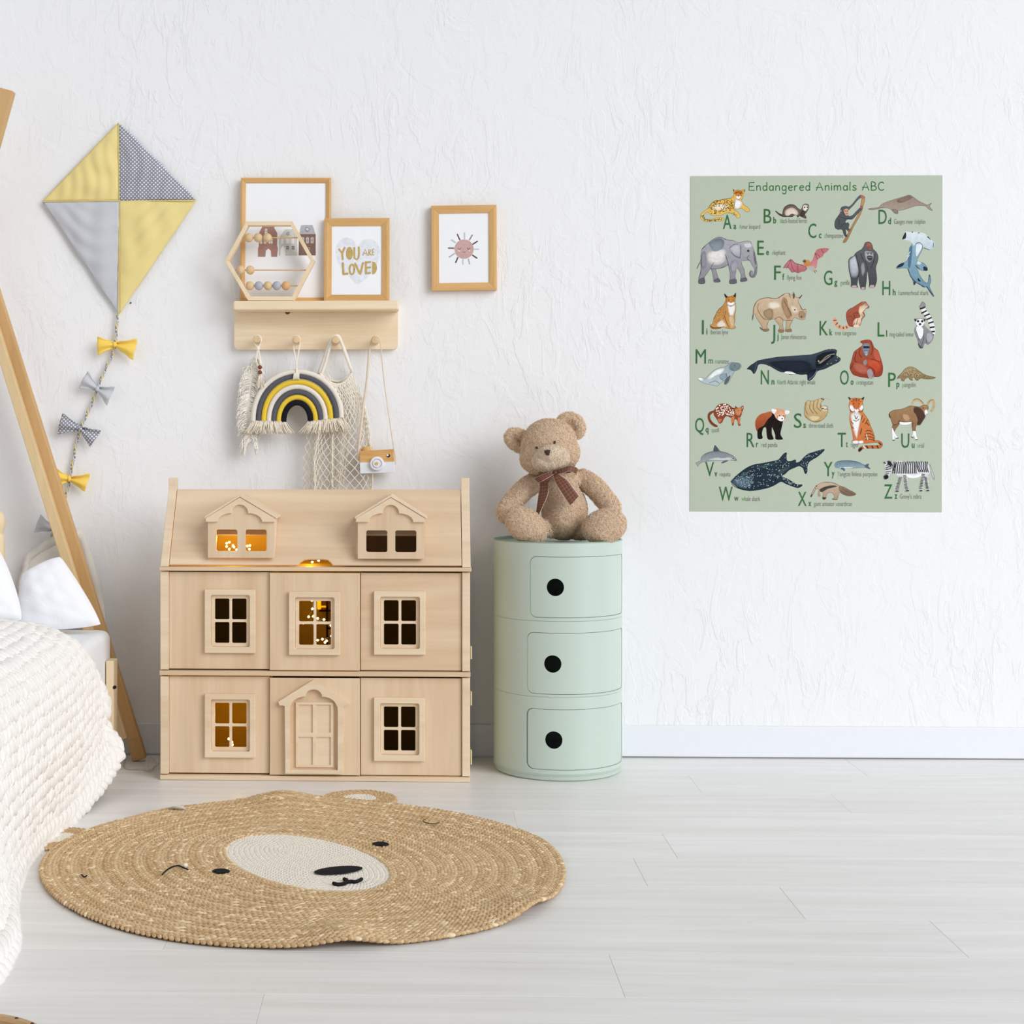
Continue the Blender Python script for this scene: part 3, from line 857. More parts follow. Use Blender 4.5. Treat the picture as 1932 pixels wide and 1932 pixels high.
rows = [(685, 322, 872, [(367, 0), (463, 0), (557, 0)]), (1013, 232, 952, [(288, 0), (383, 0)]), (1172, 335, 862, [(378, 0), (470, 1), (562, 0), (652, 1), (745, 2)])]
for y, xa, xb, beads in rows:
    a, b = z6(xa, y), z6(xb, y)
    pa, pb = at(*a, YA), at(*b, YA); pa.y = pb.y = YA + .010
    MB().tube([pa, pb], .0016, 8).build('rod', M['bead_tan'], abacus, smooth=60)
    for x, c in beads:
        q = at(*z6(x, y), YA)
        MB().ell((q.x, YA + .010, q.z), (.0115, .0115, .0118), nu=20, nv=12).build('bead', [M['bead'], M['bead_grey'], M['bead_tan']][c], abacus, smooth=180)

# ------------------------------------------------------------------ rope rainbow
z7 = Z(430, 600, 5.6824)
rb = thing('rope_rainbow', 'yellow grey and white rope rainbow hanging from the second peg', 'wall hanging', at(561, 720, -.05))
for n_ in ('rope_white', 'rope_grey', 'rope_yellow', 'rope_black'):
    pass
def yarn(name, c, var=.08):
    t = NT(name, .9, .1)
    f = t.noise(t.coord((1, 1, 1)), 420, 3)
    c0 = lin(c); t.base(t.ramp(f, [(.3, tuple(x * (1 - var) for x in c0[:3]) + (1,)), (.7, c0)])); t.bump(f, .35, .001); return t.m
YW, YG, YY, YK = yarn('cream wrapping yarn', (240, 232, 220)), yarn('slate wrapping yarn', (98, 99, 106), .15), yarn('lemon wrapping yarn', (240, 206, 70)), yarn('black wrapping yarn', (32, 32, 40), .2)
for k, (xl, xr, top, bl, brr, mt_) in enumerate(((272, 1216, 577, 1105, 1068, YW), (329, 1163, 622, 1100, 1066, YG), (384, 1103, 684, 1100, 1080, YY), (440, 1046, 738, 1105, 1085, YW), (492, 994, 792, 1105, 1090, YG), (546, 941, 850, 1108, 1100, YY), (598, 884, 908, 1112, 1106, YK))):
    pts = []
    for i in range(33):
        a = PI - PI * i / 32
        cx = (xl + xr) / 2; rx = (xr - xl) / 2
        base = lerp(bl, brr, i / 32)
        x = cx + rx * math.cos(a); y = base - (base - top) * math.sin(a) ** .92
        pts.append(at(*z7(x, y), -.050))
    MB().tube(pts, .0068 if k < 6 else .0072, 12).build('rope_arc', mt_, rb, smooth=60)
lp = [z7(*p) for p in ((730, 650), (734, 560), (733, 480), (715, 380), (697, 270), (694, 230), (708, 200), (735, 188), (762, 200), (774, 230), (768, 300), (750, 400), (738, 480), (740, 560), (738, 650))]
MB().tube(catmull([at(x, y, -.058) for x, y in lp], 6, False), .0017, 8).build('hanging_loop', M['cord'], rb, smooth=180)
m = MB()
for k in range(5):
    m.tube(catmull([at(*z7(712 + k * 12, 582), -.044), at(*z7(712 + k * 12, 598), -.0605), at(*z7(706 + k * 13, 640), -.0612), at(*z7(703 + k * 15, 658), -.056)], 4, False), .0017, 6)
m.build('binding', M['cord'], rb, smooth=180)
def fringe(name, parent, roots, n, length, spread, mat, r=.0007, Y=-.05, sag=.2, seed=1, tipY=.012):
    rnd = random.Random(seed); m = MB()
    for i in range(n):
        s_ = i / (n - 1) + rnd.uniform(-.02, .02)
        x, y = lerp(roots[0][0], roots[1][0], s_), lerp(roots[0][1], roots[1][1], s_)
        dx = (s_ - .5) * spread + rnd.uniform(-1, 1) * spread * .18; ln = length * rnd.uniform(.75, 1.05)
        Yk = Y + rnd.uniform(-tipY, tipY)
        pts = [at(x, y, Y + rnd.uniform(-.004, .004)), at(x + dx * .35, y + ln * .4, (Y + Yk) / 2 - .003), at(x + dx * .8, y + ln * .8, Yk), at(x + dx + rnd.uniform(-2, 2), y + ln, Yk)]
        m.tube(catmull(pts, 3, False), [r] * 9 + [r * .6], 4)
    return m.build(name, mat, parent, smooth=180, kind='stuff', normals=False)
fringe('fringe', rb, (z7(262, 1098), z7(615, 1108)), 300, 25, 26, M['fringe'], .0009, -.052, seed=3)
fringe('fringe', rb, (z7(868, 1104), z7(1235, 1066)), 300, 25, 28, M['fringe'], .0009, -.052, seed=4)

# ------------------------------------------------------------------ knotted feather hanging
M['feather'] = plain('white combed cotton', (248, 243, 234), .95, .05, .06, 200)
fe = thing('macrame_feather', 'fluffy white knotted feather hanging from the first peg', 'wall hanging', at(487, 720, -.04))
lp = [z7(*p) for p in ((300, 480), (310, 390), (322, 325), (348, 275), (358, 235), (345, 198), (316, 186), (284, 200), (274, 235), (290, 280), (322, 325), (338, 400), (345, 500))]
MB().tube(catmull([at(x, y, -.056) for x, y in lp], 6, False), .0019, 8).build('hanging_loop', M['cord'], fe, smooth=180)
MB().ell(at(*z7(322, 325), -.056), (.005, .005, .006)).build('knot', M['cord'], fe, smooth=180)
for y in (527, 582):
    MB().ell(at(*z7(343, y), -.056), (.0058, .0058, .0054)).build('wooden_bead', M['bead_brown'], fe, smooth=180, label='dark brown wooden bead')
fringe('tassel', fe, (z7(335, 612), z7(355, 612)), 60, 26, 14, M['fringe'], .0008, -.05, seed=8)
m = MB(); rnd = random.Random(5)
spine = catmull([at(*z7(*p), -.036) for p in ((310, 400), (268, 560), (235, 760), (222, 960), (232, 1150), (245, 1330))], 10, False)
m.tube(spine, .003, 6)
for i in range(900):
    s_ = rnd.random() ** .9; j = s_ * (len(spine) - 2); p = spine[int(j)].lerp(spine[int(j) + 1], j % 1)
    sd = rnd.choice((-1, 1)); w = (.030 if s_ > .12 else .016) * rnd.uniform(.65, 1.1) * (1.0 if s_ < .85 else .75)
    if sd > 0: w *= .85
    dr = rnd.uniform(.010, .035) if s_ < .85 else rnd.uniform(.02, .045)
    pts = [p, p + Vector((sd * w * .5, rnd.uniform(-.010, .004), -dr * .2)), p + Vector((sd * w * .9, rnd.uniform(-.012, .006), -dr * .6)), p + Vector((sd * w * rnd.uniform(.8, 1.1), rnd.uniform(-.012, .006), -dr))]
    m.tube(pts, [.0014, .0013, .0012, .0006], 4, caps=False)
m.build('feather_fringe', M['feather'], fe, smooth=180, kind='stuff', normals=False)

# ------------------------------------------------------------------ net shopping bag
bag = thing('net_bag', 'cream knotted net shopping bag hanging from the third peg', 'bag', at(640, 760, -.03))
def ribbon(name, pts_px, w, mat, parent, Y, tw=0.0, solid=.0012, wdir=None):
    pts = catmull([at(x, y, yy) for (x, y), yy in zip(pts_px, Y if hasattr(Y, '__len__') else [Y] * len(pts_px))], 8, False)
    n = len(pts); vs = []
    for i in range(n):
        t = (pts[min(i + 1, n - 1)] - pts[max(i - 1, 0)]).normalized()
        s_ = t.cross(Vector((0, 1, 0))); s_ = s_.normalized() if s_.length > 1e-6 else Vector((1, 0, 0))
        s_ = Quaternion(t, tw * math.sin(i * .25)) @ s_
        ww = w(i / (n - 1)) if callable(w) else w
        vs += [pts[i] - s_ * ww / 2, pts[i] + s_ * ww / 2]
    fs = [(2 * i, 2 * i + 1, 2 * i + 3, 2 * i + 2) for i in range(n - 1)]
    return MB().add(vs, fs).build(name, mat, parent, smooth=180, solid=solid)
ribbon('handle', [z7(*p) for p in ((1000, 612), (1045, 480), (1085, 330), (1110, 235), (1140, 198), (1180, 198), (1215, 260), (1265, 400), (1325, 560))], .0078, M['cord'], bag, [-.04, -.045, -.055, -.062, -.064, -.064, -.060, -.05, -.042])
ribbon('handle', [z7(*p) for p in ((968, 600), (1020, 460), (1070, 320), (1105, 230), (1142, 190), (1188, 194), (1225, 270), (1285, 430), (1332, 580))], .0065, M['cord'], bag, [-.02, -.025, -.035, -.042, -.046, -.046, -.040, -.03, -.022])
MB().tube(catmull([at(*z7(*p), -.042) for p in ((985, 600), (1030, 640), (1085, 685), (1150, 712), (1215, 708), (1270, 672), (1325, 600))], 6, False), .0032, 8).build('rim', M['cord'], bag, smooth=180)
MB().tube(catmull([at(*z7(*p), -.024) for p in ((985, 590), (1050, 640), (1110, 668), (1180, 680), (1250, 650), (1335, 590))], 6, False), .0022, 8).build('rim', M['cord'], bag, smooth=180)
def net(name, rows, Y, nu, nv, seed, r, warp):
    """rows: (photo y, x left, x right) from the rim down; diamond mesh of knotted cord hung in folds"""
    rnd = random.Random(seed); m = MB()
    ys = [a[0] for a in rows]
    def P(u, v):
        y = lerp(ys[0], ys[-1], v); k = 0
        while k < len(rows) - 2 and rows[k + 1][0] < y: k += 1
        f = (y - rows[k][0]) / (rows[k + 1][0] - rows[k][0]); xl = lerp(rows[k][1], rows[k + 1][1], f); xr = lerp(rows[k][2], rows[k + 1][2], f)
        uu = u + warp * math.sin(2 * PI * u * 1.5 + seed) / 9 * min(1, v * 2)
        yo = 0
        if v < .25: yo = (1 - v / .25) * 20 * (1 - (2 * u - 1) ** 2)
        return at(lerp(xl, xr, uu), y + yo, Y + .010 * math.sin(2 * PI * u * 2.5 + seed) * min(1, v * 2.5))
    nodes = {}
    for j in range(nv + 1):
        for i in range(nu + 1):
            u = (i + (.5 if j % 2 else 0)) / (nu + .5)
            nodes[i, j] = P(u, j / nv) + Vector((rnd.uniform(-1, 1), 0, rnd.uniform(-1, 1))) * .0011
    for j in range(nv):
        for i in range(nu + 1):
            for di in ((0, 1) if j % 2 else (-1, 0)):
                if (i + di, j + 1) in nodes:
                    a, b = nodes[i, j], nodes[i + di, j + 1]
                    c = a.lerp(b, .5) + Vector((rnd.uniform(-1, 1) * .0006, -.0003, -.0004))
                    m.tube([a, c, b], r, 4, caps=False)
    return m.build(name, M['cord'], bag, smooth=180, kind='stuff', normals=False)
ROWS = [(706, 613, 664), (740, 618, 682), (780, 600, 697), (815, 570, 708), (860, 557, 716), (905, 556, 720), (960, 560, 716), (1000, 580, 700)]
net('net_front', ROWS, -.045, 17, 30, 1, .0011, 1.0)
net('net_back', [(y - 8, a + 3, b - 2) for y, a, b in ROWS], -.018, 15, 27, 4, .0010, -1.0)
net('net_gather', [(712, 622, 655), (780, 622, 664), (830, 616, 660), (905, 618, 650), (985, 618, 648)], -.032, 13, 34, 7, .0010, .5)

# ------------------------------------------------------------------ toy camera
tc_ = thing('toy_camera', 'wooden toy camera with white lower half hanging from the fourth peg', 'toy', at(711, 870, -.03))
YC = -.058
def cam_pt(x, y): return z7(x, y)
def slab(px, Yf, t): return wallplate([z7(*p) for p in px], Yf, t)
slab([(1412, 1425), (1772, 1407), (1784, 1540), (1414, 1548)], YC, .032).build('camera_top', wood('striped pine', (226, 180, 116), (196, 140, 78), 0, 34, .5, .25, (.35, .6), .3), tc_, bevel=.001)
slab([(1414, 1548.5), (1784, 1540.5), (1786, 1656), (1418, 1668)], YC - .0004, .0328).build('camera_base', M['white'], tc_, bevel=.001, label='white painted lower half')
p = at(*z7(1600, 1560), YC)
R = Matrix.Rotation(PI / 2, 3, 'X')
MB().lathe([(.0001, 0), (.0178, 0), (.0182, .004), (.0178, .009), (.0150, .0102), (.0125, .0100), (.0122, .006), (.0001, .006)], (p.x, YC, p.z), R, 32).build('lens_ring', M['white'], tc_, smooth=35)
MB().lathe([(.0001, 0), (.0105, 0), (.0105, .0062), (.0095, .0072), (.0001, .0072)], (p.x - .001, YC - .0045, p.z), R, 28).build('lens', M['white'], tc_, smooth=35)
MB().lathe([(.0001, 0), (.0042, 0), (.0042, .0012), (.0001, .0014)], (p.x - .001, YC - .0118, p.z), R, 20).build('lens_button', M['bead_tan'], tc_, smooth=35, label='small wooden dot')
q = at(*z7(1720, 1476), YC)
MB().lathe([(.0001, 0), (.0046, 0), (.0046, .0006), (.0001, .0007)], (q.x, YC - .0003, q.z), R, 18).build('viewfinder', M['black'], tc_, smooth=35)
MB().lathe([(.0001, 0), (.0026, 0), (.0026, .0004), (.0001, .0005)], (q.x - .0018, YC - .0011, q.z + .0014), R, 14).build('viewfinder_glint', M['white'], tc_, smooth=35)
q = at(*z7(1484, 1424), YC); 
MB().lathe([(.0001, -.0005), (.0145, -.0005), (.015, .001), (.015, .0085), (.0135, .0105), (.0001, .0108)], (q.x, YC + .016, q.z), None, 28).build('shutter_button', M['bead_tan'], tc_, smooth=35)
MB().tube([(q.x, YC + .016, q.z + .0107), (q.x, YC + .016, q.z + .0142)], .002, 8).build('button_pin', M['brass'], tc_, smooth=35)
ribbon('strap', [z7(*p) for p in ((1392, 1575), (1390, 1500), (1402, 1390), (1428, 1150), (1458, 900), (1480, 750), (1497, 600), (1507, 470), (1520, 330), (1530, 262), (1548, 215), (1582, 194), (1618, 212), (1642, 300), (1650, 420), (1672, 650), (1705, 900), (1742, 1150), (1778, 1400), (1794, 1490), (1795, 1570))],
       lambda s_: .0062 if .08 < s_ < .40 else .0030, plain('undyed leather strap', (232, 214, 194), .7, .15, .05, 60), tc_,
       [-.050, -.050, -.058, -.060, -.060, -.060, -.060, -.058, -.058, -.060, -.064, -.066, -.064, -.060, -.058, -.058, -.058, -.058, -.054, -.050, -.046])
# ------------------------------------------------------------------ doll's house
HS = 774.0
pL, pR = floor_at(302.5, 1470.5), floor_at(887, 1475.5)
hz_ = math.atan2(pR.y - pL.y, pR.x - pL.x)
HK = (pR - pL).length / (887 - 302.5)
house = thing('dollhouse', 'large birch plywood dollhouse with two dormers and warm lit windows', 'dollhouse', pL, hz_)
def hx(p): return (p - 302.5) * HK
def hz(p): return (1470.5 - p) * HK * 1.0 + .0
def hb(x0, x1, ya, yb, y0, y1): return MB().box((hx(x0), y0, hz(yb)), (hx(x1), y1, hz(ya)))
HB = dict(parent=house, local=True)
DEP = .262
hb(302.5, 887, 1461.5, 1470, -.006, DEP).build('base_board', M['birch_h'], bevel=.0012, **HB)
hb(301.5, 887.5, 1264.5, 1273, -.006, DEP - .0045).build('storey_board', M['birch_h'], bevel=.0012, **HB)
hb(301.5, 889.5, 1068.5, 1075.5, -.008, DEP - .0045).build('storey_board', M['birch_h'], bevel=.0012, **HB)
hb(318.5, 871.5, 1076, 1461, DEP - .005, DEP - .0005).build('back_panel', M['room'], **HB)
for a, b in ((1077.5, 1263), (1275.5, 1460)):
    for x0, x1 in ((302.5, 318), (872, 887)):
        hb(x0, x1, a, b, .0, DEP - .0005).build('side_wall', M['birch_edge'], bevel=.001, **HB)
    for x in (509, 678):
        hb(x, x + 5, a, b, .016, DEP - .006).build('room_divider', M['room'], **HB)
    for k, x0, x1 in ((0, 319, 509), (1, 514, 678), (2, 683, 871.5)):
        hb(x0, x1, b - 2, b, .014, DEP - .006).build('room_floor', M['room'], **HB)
# gable boards with their chimney ends
for x0, x1 in ((302.5, 318), (872, 888)):
    xa, xb = hx(x0), hx(x1); s0 = 9 * HK
    prof = [(.000, hz(1068)), (.119, hz(922.5) - .006), (.119, hz(900) - .0035), (.143, hz(900) - .0035), (.143, hz(922) - .006), (DEP, hz(1068))]
    MB().plate(prof, [], lambda y, z, d: Vector((xa + d, y, z)), xb - xa).build('gable_board', M['birch_edge'], bevel=.0012, **HB)
# roof: front slope with dormer openings and the finger notch
R0, R1 = Vector((0, .004, hz(1064.5))), Vector((0, .124, hz(922) - .004))
rdir = (R1 - R0); RL = rdir.length; rdir.normalize(); rn = Vector((0, -rdir.z, rdir.y)); rn = rn if rn.y < 0 else -rn
def roof_pt(x, s, d): return R0 + Vector((x, 0, 0)) + rdir * s - rn * d
notch = [(hx(562), 0), (hx(567), 6 * HK), (hx(574), 11.5 * HK), (hx(583), 13 * HK), (hx(610), 13 * HK), (hx(619), 11.5 * HK), (hx(625), 6 * HK), (hx(629), 0)]
DX = [(393, 519), (676, 801)]
dh = [[(hx(a + 12), .025), (hx(b - 12), .025), (hx(b - 12), .085), (hx(a + 12), .085)] for a, b in DX]
MB().plate([(hx(319), 0)] + notch + [(hx(871), 0), (hx(871), RL), (hx(319), RL)], dh, roof_pt, .006).build('roof_panel', M['birch_h'], bevel=.001, **HB)
Rb = Vector((0, DEP, hz(1068)))
MB().add([(hx(319), .1245, R1.z), (hx(871), .1245, R1.z), (hx(871), DEP, Rb.z), (hx(319), DEP, Rb.z), (hx(319), .1245, R1.z - .008), (hx(871), .1245, R1.z - .008), (hx(871), DEP - .008, Rb.z), (hx(319), DEP - .008, Rb.z)],
         [(0, 1, 2, 3), (7, 6, 5, 4), (0, 4, 5, 1), (1, 5, 6, 2), (2, 6, 7, 3), (3, 7, 4, 0)]).build('roof_panel', M['birch_h'], **HB)
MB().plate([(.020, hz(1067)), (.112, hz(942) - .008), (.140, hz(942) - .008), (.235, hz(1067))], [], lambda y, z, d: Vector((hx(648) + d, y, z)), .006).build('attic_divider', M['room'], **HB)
def scallop(cx, y0, w, h1, r, hw):
    """photo-pixel outline of the three-lobed lower edge, left to right: cx centre, y0 foot line"""
    out = []
    for k in range(9):
        a = PI - (PI / 2) * k / 8; out.append((cx - r * .98 + (w - r * .98) * math.cos(a), y0 - h1 * math.sin(a)))
    for k in range(13):
        a = PI * 1.06 - PI * 1.12 * k / 12; out.append((cx + r * math.cos(a), y0 - h1 * 1.02 - hw * .92 * max(-.05, math.sin(a))))
    for k in range(9):
        a = PI / 2 - (PI / 2) * k / 8; out.append((cx + r * .98 + (w - r * .98) * math.cos(a), y0 - h1 * math.sin(a)))
    return out
def pxloop(l): return [(hx(x), hz(y)) for x, y in l]
def face(Y): return lambda x, z, d: Vector((x, Y + d, z))
for k, (a, b) in enumerate(DX):
    cx = (a + b) / 2 - (1.5 if k == 0 else 0); yb = 1051.5 if k == 0 else 1052.5
    ye = 976; ya = 937
    win = [rrect(hx(a + 16), hz(yb - 13), hx(a + 55.5), hz(yb - 53.5), 3.6 * HK), rrect(hx(b - 54.5), hz(yb - 13), hx(b - 15), hz(yb - 53.5), 3.6 * HK)]
    front = MB().plate(pxloop([(a, yb), (b, yb), (b, ye), (cx, ya + 2), (a, ye)]), win, face(-.002), .006).build('dormer', M['birch'], bevel=.0009, **HB)
    trim = [(a - 3, ye + 7), (a - 3, ye), (cx, ya), (b + 2, ye), (b + 2, ye + 7)] + scallop(cx, ye + 7, 42, 16.5, 15.5, 17)[::-1]
    MB().plate(pxloop(trim), [], face(-.0095), .0073).build('gable_trim', M['birch_edge'], front, local=True, bevel=.0007)
    for sx, xe in ((-1, a), (1, b)):
        x0 = hx(xe) if sx < 0 else hx(xe) - .005
        MB().plate([(.0045, hz(yb)), (.0045, hz(ye) - .001), (.076, hz(ye) - .001)], [], lambda y, z, d: Vector((x0 + d, y, z)), .005).build('dormer_side', M['birch_edge'], front, local=True, bevel=.0006)
        e = Vector((hx(a - 5) if sx < 0 else hx(b + 5), 0, hz(ye + 1))); c_ = Vector((hx(cx), 0, hz(ya - 1.0)))
        up = Vector((0, 0, .0055)); f, g = Vector((0, -.0115, 0)), Vector((0, .105, 0)); ge = Vector((0, .084, 0))
        MB().add([e + f, c_ + f, c_ + g, e + ge, e + f + up, c_ + f + up, c_ + g + up, e + ge + up], [(0, 1, 2, 3), (7, 6, 5, 4), (0, 4, 5, 1), (1, 5, 6, 2), (2, 6, 7, 3), (3, 7, 4, 0)]).build('dormer_roof', M['birch_edge'], front, local=True, bevel=.0007)
# front panels, window surrounds and sashes
def window(panel, x0, y0, x1, y1, Y):
    """surround from outer photo corners"""
    o = [(hx(x0), hz(y1)), (hx(x1), hz(y1)), (hx(x1), hz(y0)), (hx(x0), hz(y0))]
    i = rrect(hx(x0 + 11.5), hz(y1 - 11.5), hx(x1 - 10.5), hz(y0 + 10.5), 4 * HK)
    MB().plate(o, [i], face(Y - .0105), .0103).build('window_surround', M['birch_edge'], panel, local=True, bevel=.0014)
    xs, ys = x0 + 12, y0 + 11; xe, ye = x1 - 11, y1 - 12
    w = (xe - xs - 6.5 * 2 - 5) / 2; h = (ye - ys - 6.5 * 2 - 5) / 2
    panes = [rrect(hx(xs + 6.5 + c * (w + 5)), hz(ys + 6.5 + r * (h + 5) + h), hx(xs + 6.5 + c * (w + 5) + w), hz(ys + 6.5 + r * (h + 5)), 2.6 * HK) for c in (0, 1) for r in (0, 1)]
    MB().plate([(hx(xs), hz(ye)), (hx(xe), hz(ye)), (hx(xe), hz(ys)), (hx(xs), hz(ys))], panes, face(Y - .0005), .0045).build('window_sash', M['birch_edge'], panel, local=True, bevel=.0008)
def front_panel(x0, x1, y0, y1, Y, win, grain='birch'):
    hole = [[(hx(win[0] + 13), hz(win[3] - 13)), (hx(win[2] - 12), hz(win[3] - 13)), (hx(win[2] - 12), hz(win[1] + 12)), (hx(win[0] + 13), hz(win[1] + 12))]] if win else []
    p = MB().plate([(hx(x0), hz(y1)), (hx(x1), hz(y1)), (hx(x1), hz(y0)), (hx(x0), hz(y0))], hole, face(Y), .006).build('front_panel', M[grain], bevel=.0008, **HB)
    if win: window(p, *win, Y)
    return p
front_panel(318.5, 509.0, 1078.5, 1261.5, .006, (387, 1111, 483, 1231))
front_panel(510.0, 680.0, 1079, 1262.5, -.003, (547, 1114, 643, 1233))
front_panel(681, 871.0, 1079, 1262.5, .006, (706.5, 1113, 803, 1232.5), 'birch_h')
front_panel(318.5, 509.0, 1276, 1458.5, .006, (387, 1308, 483, 1428))
dp = front_panel(510.0, 680.0, 1277, 1459.5, -.003, None)
front_panel(681, 871.0, 1277, 1460, .006, (706.5, 1313, 802, 1432))
# door with its gabled surround
cx = 594
inner = [(548.5, 1448), (548.5, 1330)] + [(x, y) for x, y in scallop(cx, 1330, 43, 20, 15.5, 14)][1:-1] + [(639, 1330), (639, 1448)]
outer = [(540.5, 1455), (539.5, 1328.5), (535, 1327), (530, 1327.5), (527.5, 1322), (528, 1320), (592, 1279.5), (659, 1319.5), (660, 1324), (655, 1327), (650, 1328.5), (648.5, 1455)]
MB().plate(pxloop(outer), [pxloop(inner)], face(-.0155), .0122).build('door_surround', M['birch_edge'], dp, local=True, bevel=.0013)
dpan = [rrect(hx(x0), hz(y1), hx(x1), hz(y0), 1.2 * HK, 2) for x0, x1 in ((564.5, 591.5), (598, 625.5)) for y0, y1 in ((1326.5, 1379), (1387, 1439.5))]
dl = [(hx(559.5), hz(1444)), (hx(630.5), hz(1444)), (hx(630.5), hz(1322)), (hx(559.5), hz(1322))]
dr = MB().plate(dl, dpan, face(-.0078), .0038).build('door', M['birch_edge'], dp, local=True, bevel=.0008)
MB().plate(dl, [], face(-.0040), .0006).build('door_back', M['birch_edge'], dp, local=True)
for a, b in ((1217, 1240), (1302, 1327), (1412, 1438)):
    MB().box((hx(887.5), .004, hz(b)), (hx(890.3), .018, hz(a))).tube([(hx(889), .003, hz(b)), (hx(889), .003, hz(a))], .0018, 8).build('hinge', M['brass'], **HB)

# the little rung shelf seen through the middle window
dkw = plain('silhouette dark wood', (38, 24, 12), .7, .1)  # silhouette against the lit room put into this dark base colour
Rz = Matrix.Rotation(hz_, 3, 'Z')
lad = thing('toy_shelf', 'tiny dark rung shelf inside the middle upper room of the dollhouse', 'toy furniture', (0, 0, 0))
def inside_raw(x, y, dep): return pL + Rz @ Vector((hx(x), dep, hz(y)))
def deep(x, y, dep):
    k = (3.745 + dep) / 3.745                                    # further back in the room things look smaller
    return 785 + (x - 785) * k, 835 + (y - 835) * k
def inside(x, y, dep): return inside_raw(*deep(x, y, dep), dep)
LD, CD = .20, .175
lad.location = inside_raw(deep(628, 0, LD)[0], 1260.7, LD); lad.rotation_euler = (0, 0, hz_)
def furn(base, dep, x0, x1, ya, yb, d0, d1):
    a_, b_ = deep(x0, ya, dep), deep(x1, yb, dep); c0 = base
    return MB().box((hx(a_[0]) - c0[0], d0, max(0, hz(b_[1]) - c0[1])), (hx(b_[0]) - c0[0], d1, hz(a_[1]) - c0[1]))
lbase = (hx(deep(628, 0, LD)[0]), hz(1260.7))
for x in (615, 642): furn(lbase, LD, x, x + 4, 1103, 1300, 0, .004).build('upright', dkw, lad, local=True)
for y in (1149, 1182, 1199, 1230): furn(lbase, LD, 602 if y == 1149 else 616, 645, y, y + 3.5, 0, .004).build('rung', dkw, lad, local=True)
ch = thing('toy_chair', 'tiny orange toy chair on the rung shelf behind the middle window', 'toy furniture', (0, 0, 0))
cb_ = deep(604, 1148.8, CD)
ch.location = inside_raw(*cb_, CD); ch.rotation_euler = (0, 0, hz_); cbase = (hx(cb_[0]), hz(cb_[1]))
tan_toy = plain('orange toy wood', (250, 200, 90), .6)
furn(cbase, CD, 598, 606, 1128, 1148.8, 0, .02).build('seat', tan_toy, ch, local=True, bevel=.002)
furn(cbase, CD, 603, 606.5, 1108, 1128.5, .014, .02).build('backrest', tan_toy, ch, local=True, bevel=.001)
furn(cbase, CD, 605.5, 615, 1141, 1144.5, .0, .004).build('armrest', tan_toy, ch, local=True)

# ------------------------------------------------------------------ fairy lights threaded through the rooms
fl_ = thing('fairy_lights', 'string of warm fairy lights inside the dollhouse with its lead on the floor', 'string lights', (0, 0, 0))
fl_.location = pL
M['bulb'] = glow('warm bulb', (255, 226, 150), 9.0)
M['wire'] = NT('clear thin wire', .3, .5).base(lin((206, 198, 180))).m
rooms = [
 [(428, 1030, .05), (428, 1024, .06), (433, 1022, .07), (440, 1028, .05), (433, 1035, .04), (442, 1031, .045), (447, 1036, .05), (467, 1029, .05), (472, 1028, .06), (471, 1035, .05)],
 [(566, 1054, .035), (577, 1052, .04), (600, 1053, .04), (602, 1056, .035), (590, 1059, .03)],
 [(589, 1131, .06), (590, 1147, .06), (583, 1162, .05), (592, 1161, .06), (600, 1165, .05), (612, 1167, .05), (573, 1174, .05), (625, 1178, .05), (626, 1198, .06), (600, 1206, .05), (609, 1204, .06), (617, 1207, .05), (614, 1210, .045)],
 [(432, 1393, .05), (438, 1399, .06), (439, 1404, .05), (442, 1420, .05), (425, 1424, .06)],
]
for pts in rooms:
    P3 = [inside(x, y, d) for x, y, d in pts]
    for p in P3:
        MB().ell(p, .0028, nu=8, nv=6).build('bulb', M['bulb'], fl_, smooth=180)
    MB().tube(catmull(P3, 5, False), .0004, 4).build('wire', M['wire'], fl_, smooth=180)
def point(name, p, e, r=.012):
    d = bpy.data.lights.new(name, 'POINT'); d.energy = e; d.color = (1.0, .64, .015); d.shadow_soft_size = r
    o = bpy.data.objects.new(name, d); COL.objects.link(o); o.parent = fl_; o.location = p - fl_.location
point('bulb_light', inside(440, 1015, .10), .24)
point('bulb_light', inside(585, 1050, .08), .05)
point('bulb_light', inside(590, 1135, .13), .13)
point('bulb_light', inside(440, 1345, .10), .24)
lead = [(235, 1423, .004), (236, 1446, .003), (262, 1449, .003), (284, 1452, .003), (278, 1440, .012), (276, 1425, .02), (281, 1412, .024), (289, 1416, .02), (294, 1432, .012), (288, 1449, .004), (296, 1444, .010), (305, 1430, .02)]
pts = []
for x, y, z in lead:
    p = floor_at(x, y + z * 720, z); pts.append(Vector((p.x, min(-.06, p.y), z)))
pts[0].y = -.05; pts.insert(0, Vector((-.80, -.04, .003)))
pts[-1] = inside_raw(301.5, 1441, .2625); pts[-2] = inside_raw(297, 1448, .24)
MB().tube(catmull(pts, 8, False), .0013, 6).build('lead', M['wire'], fl_, smooth=180)

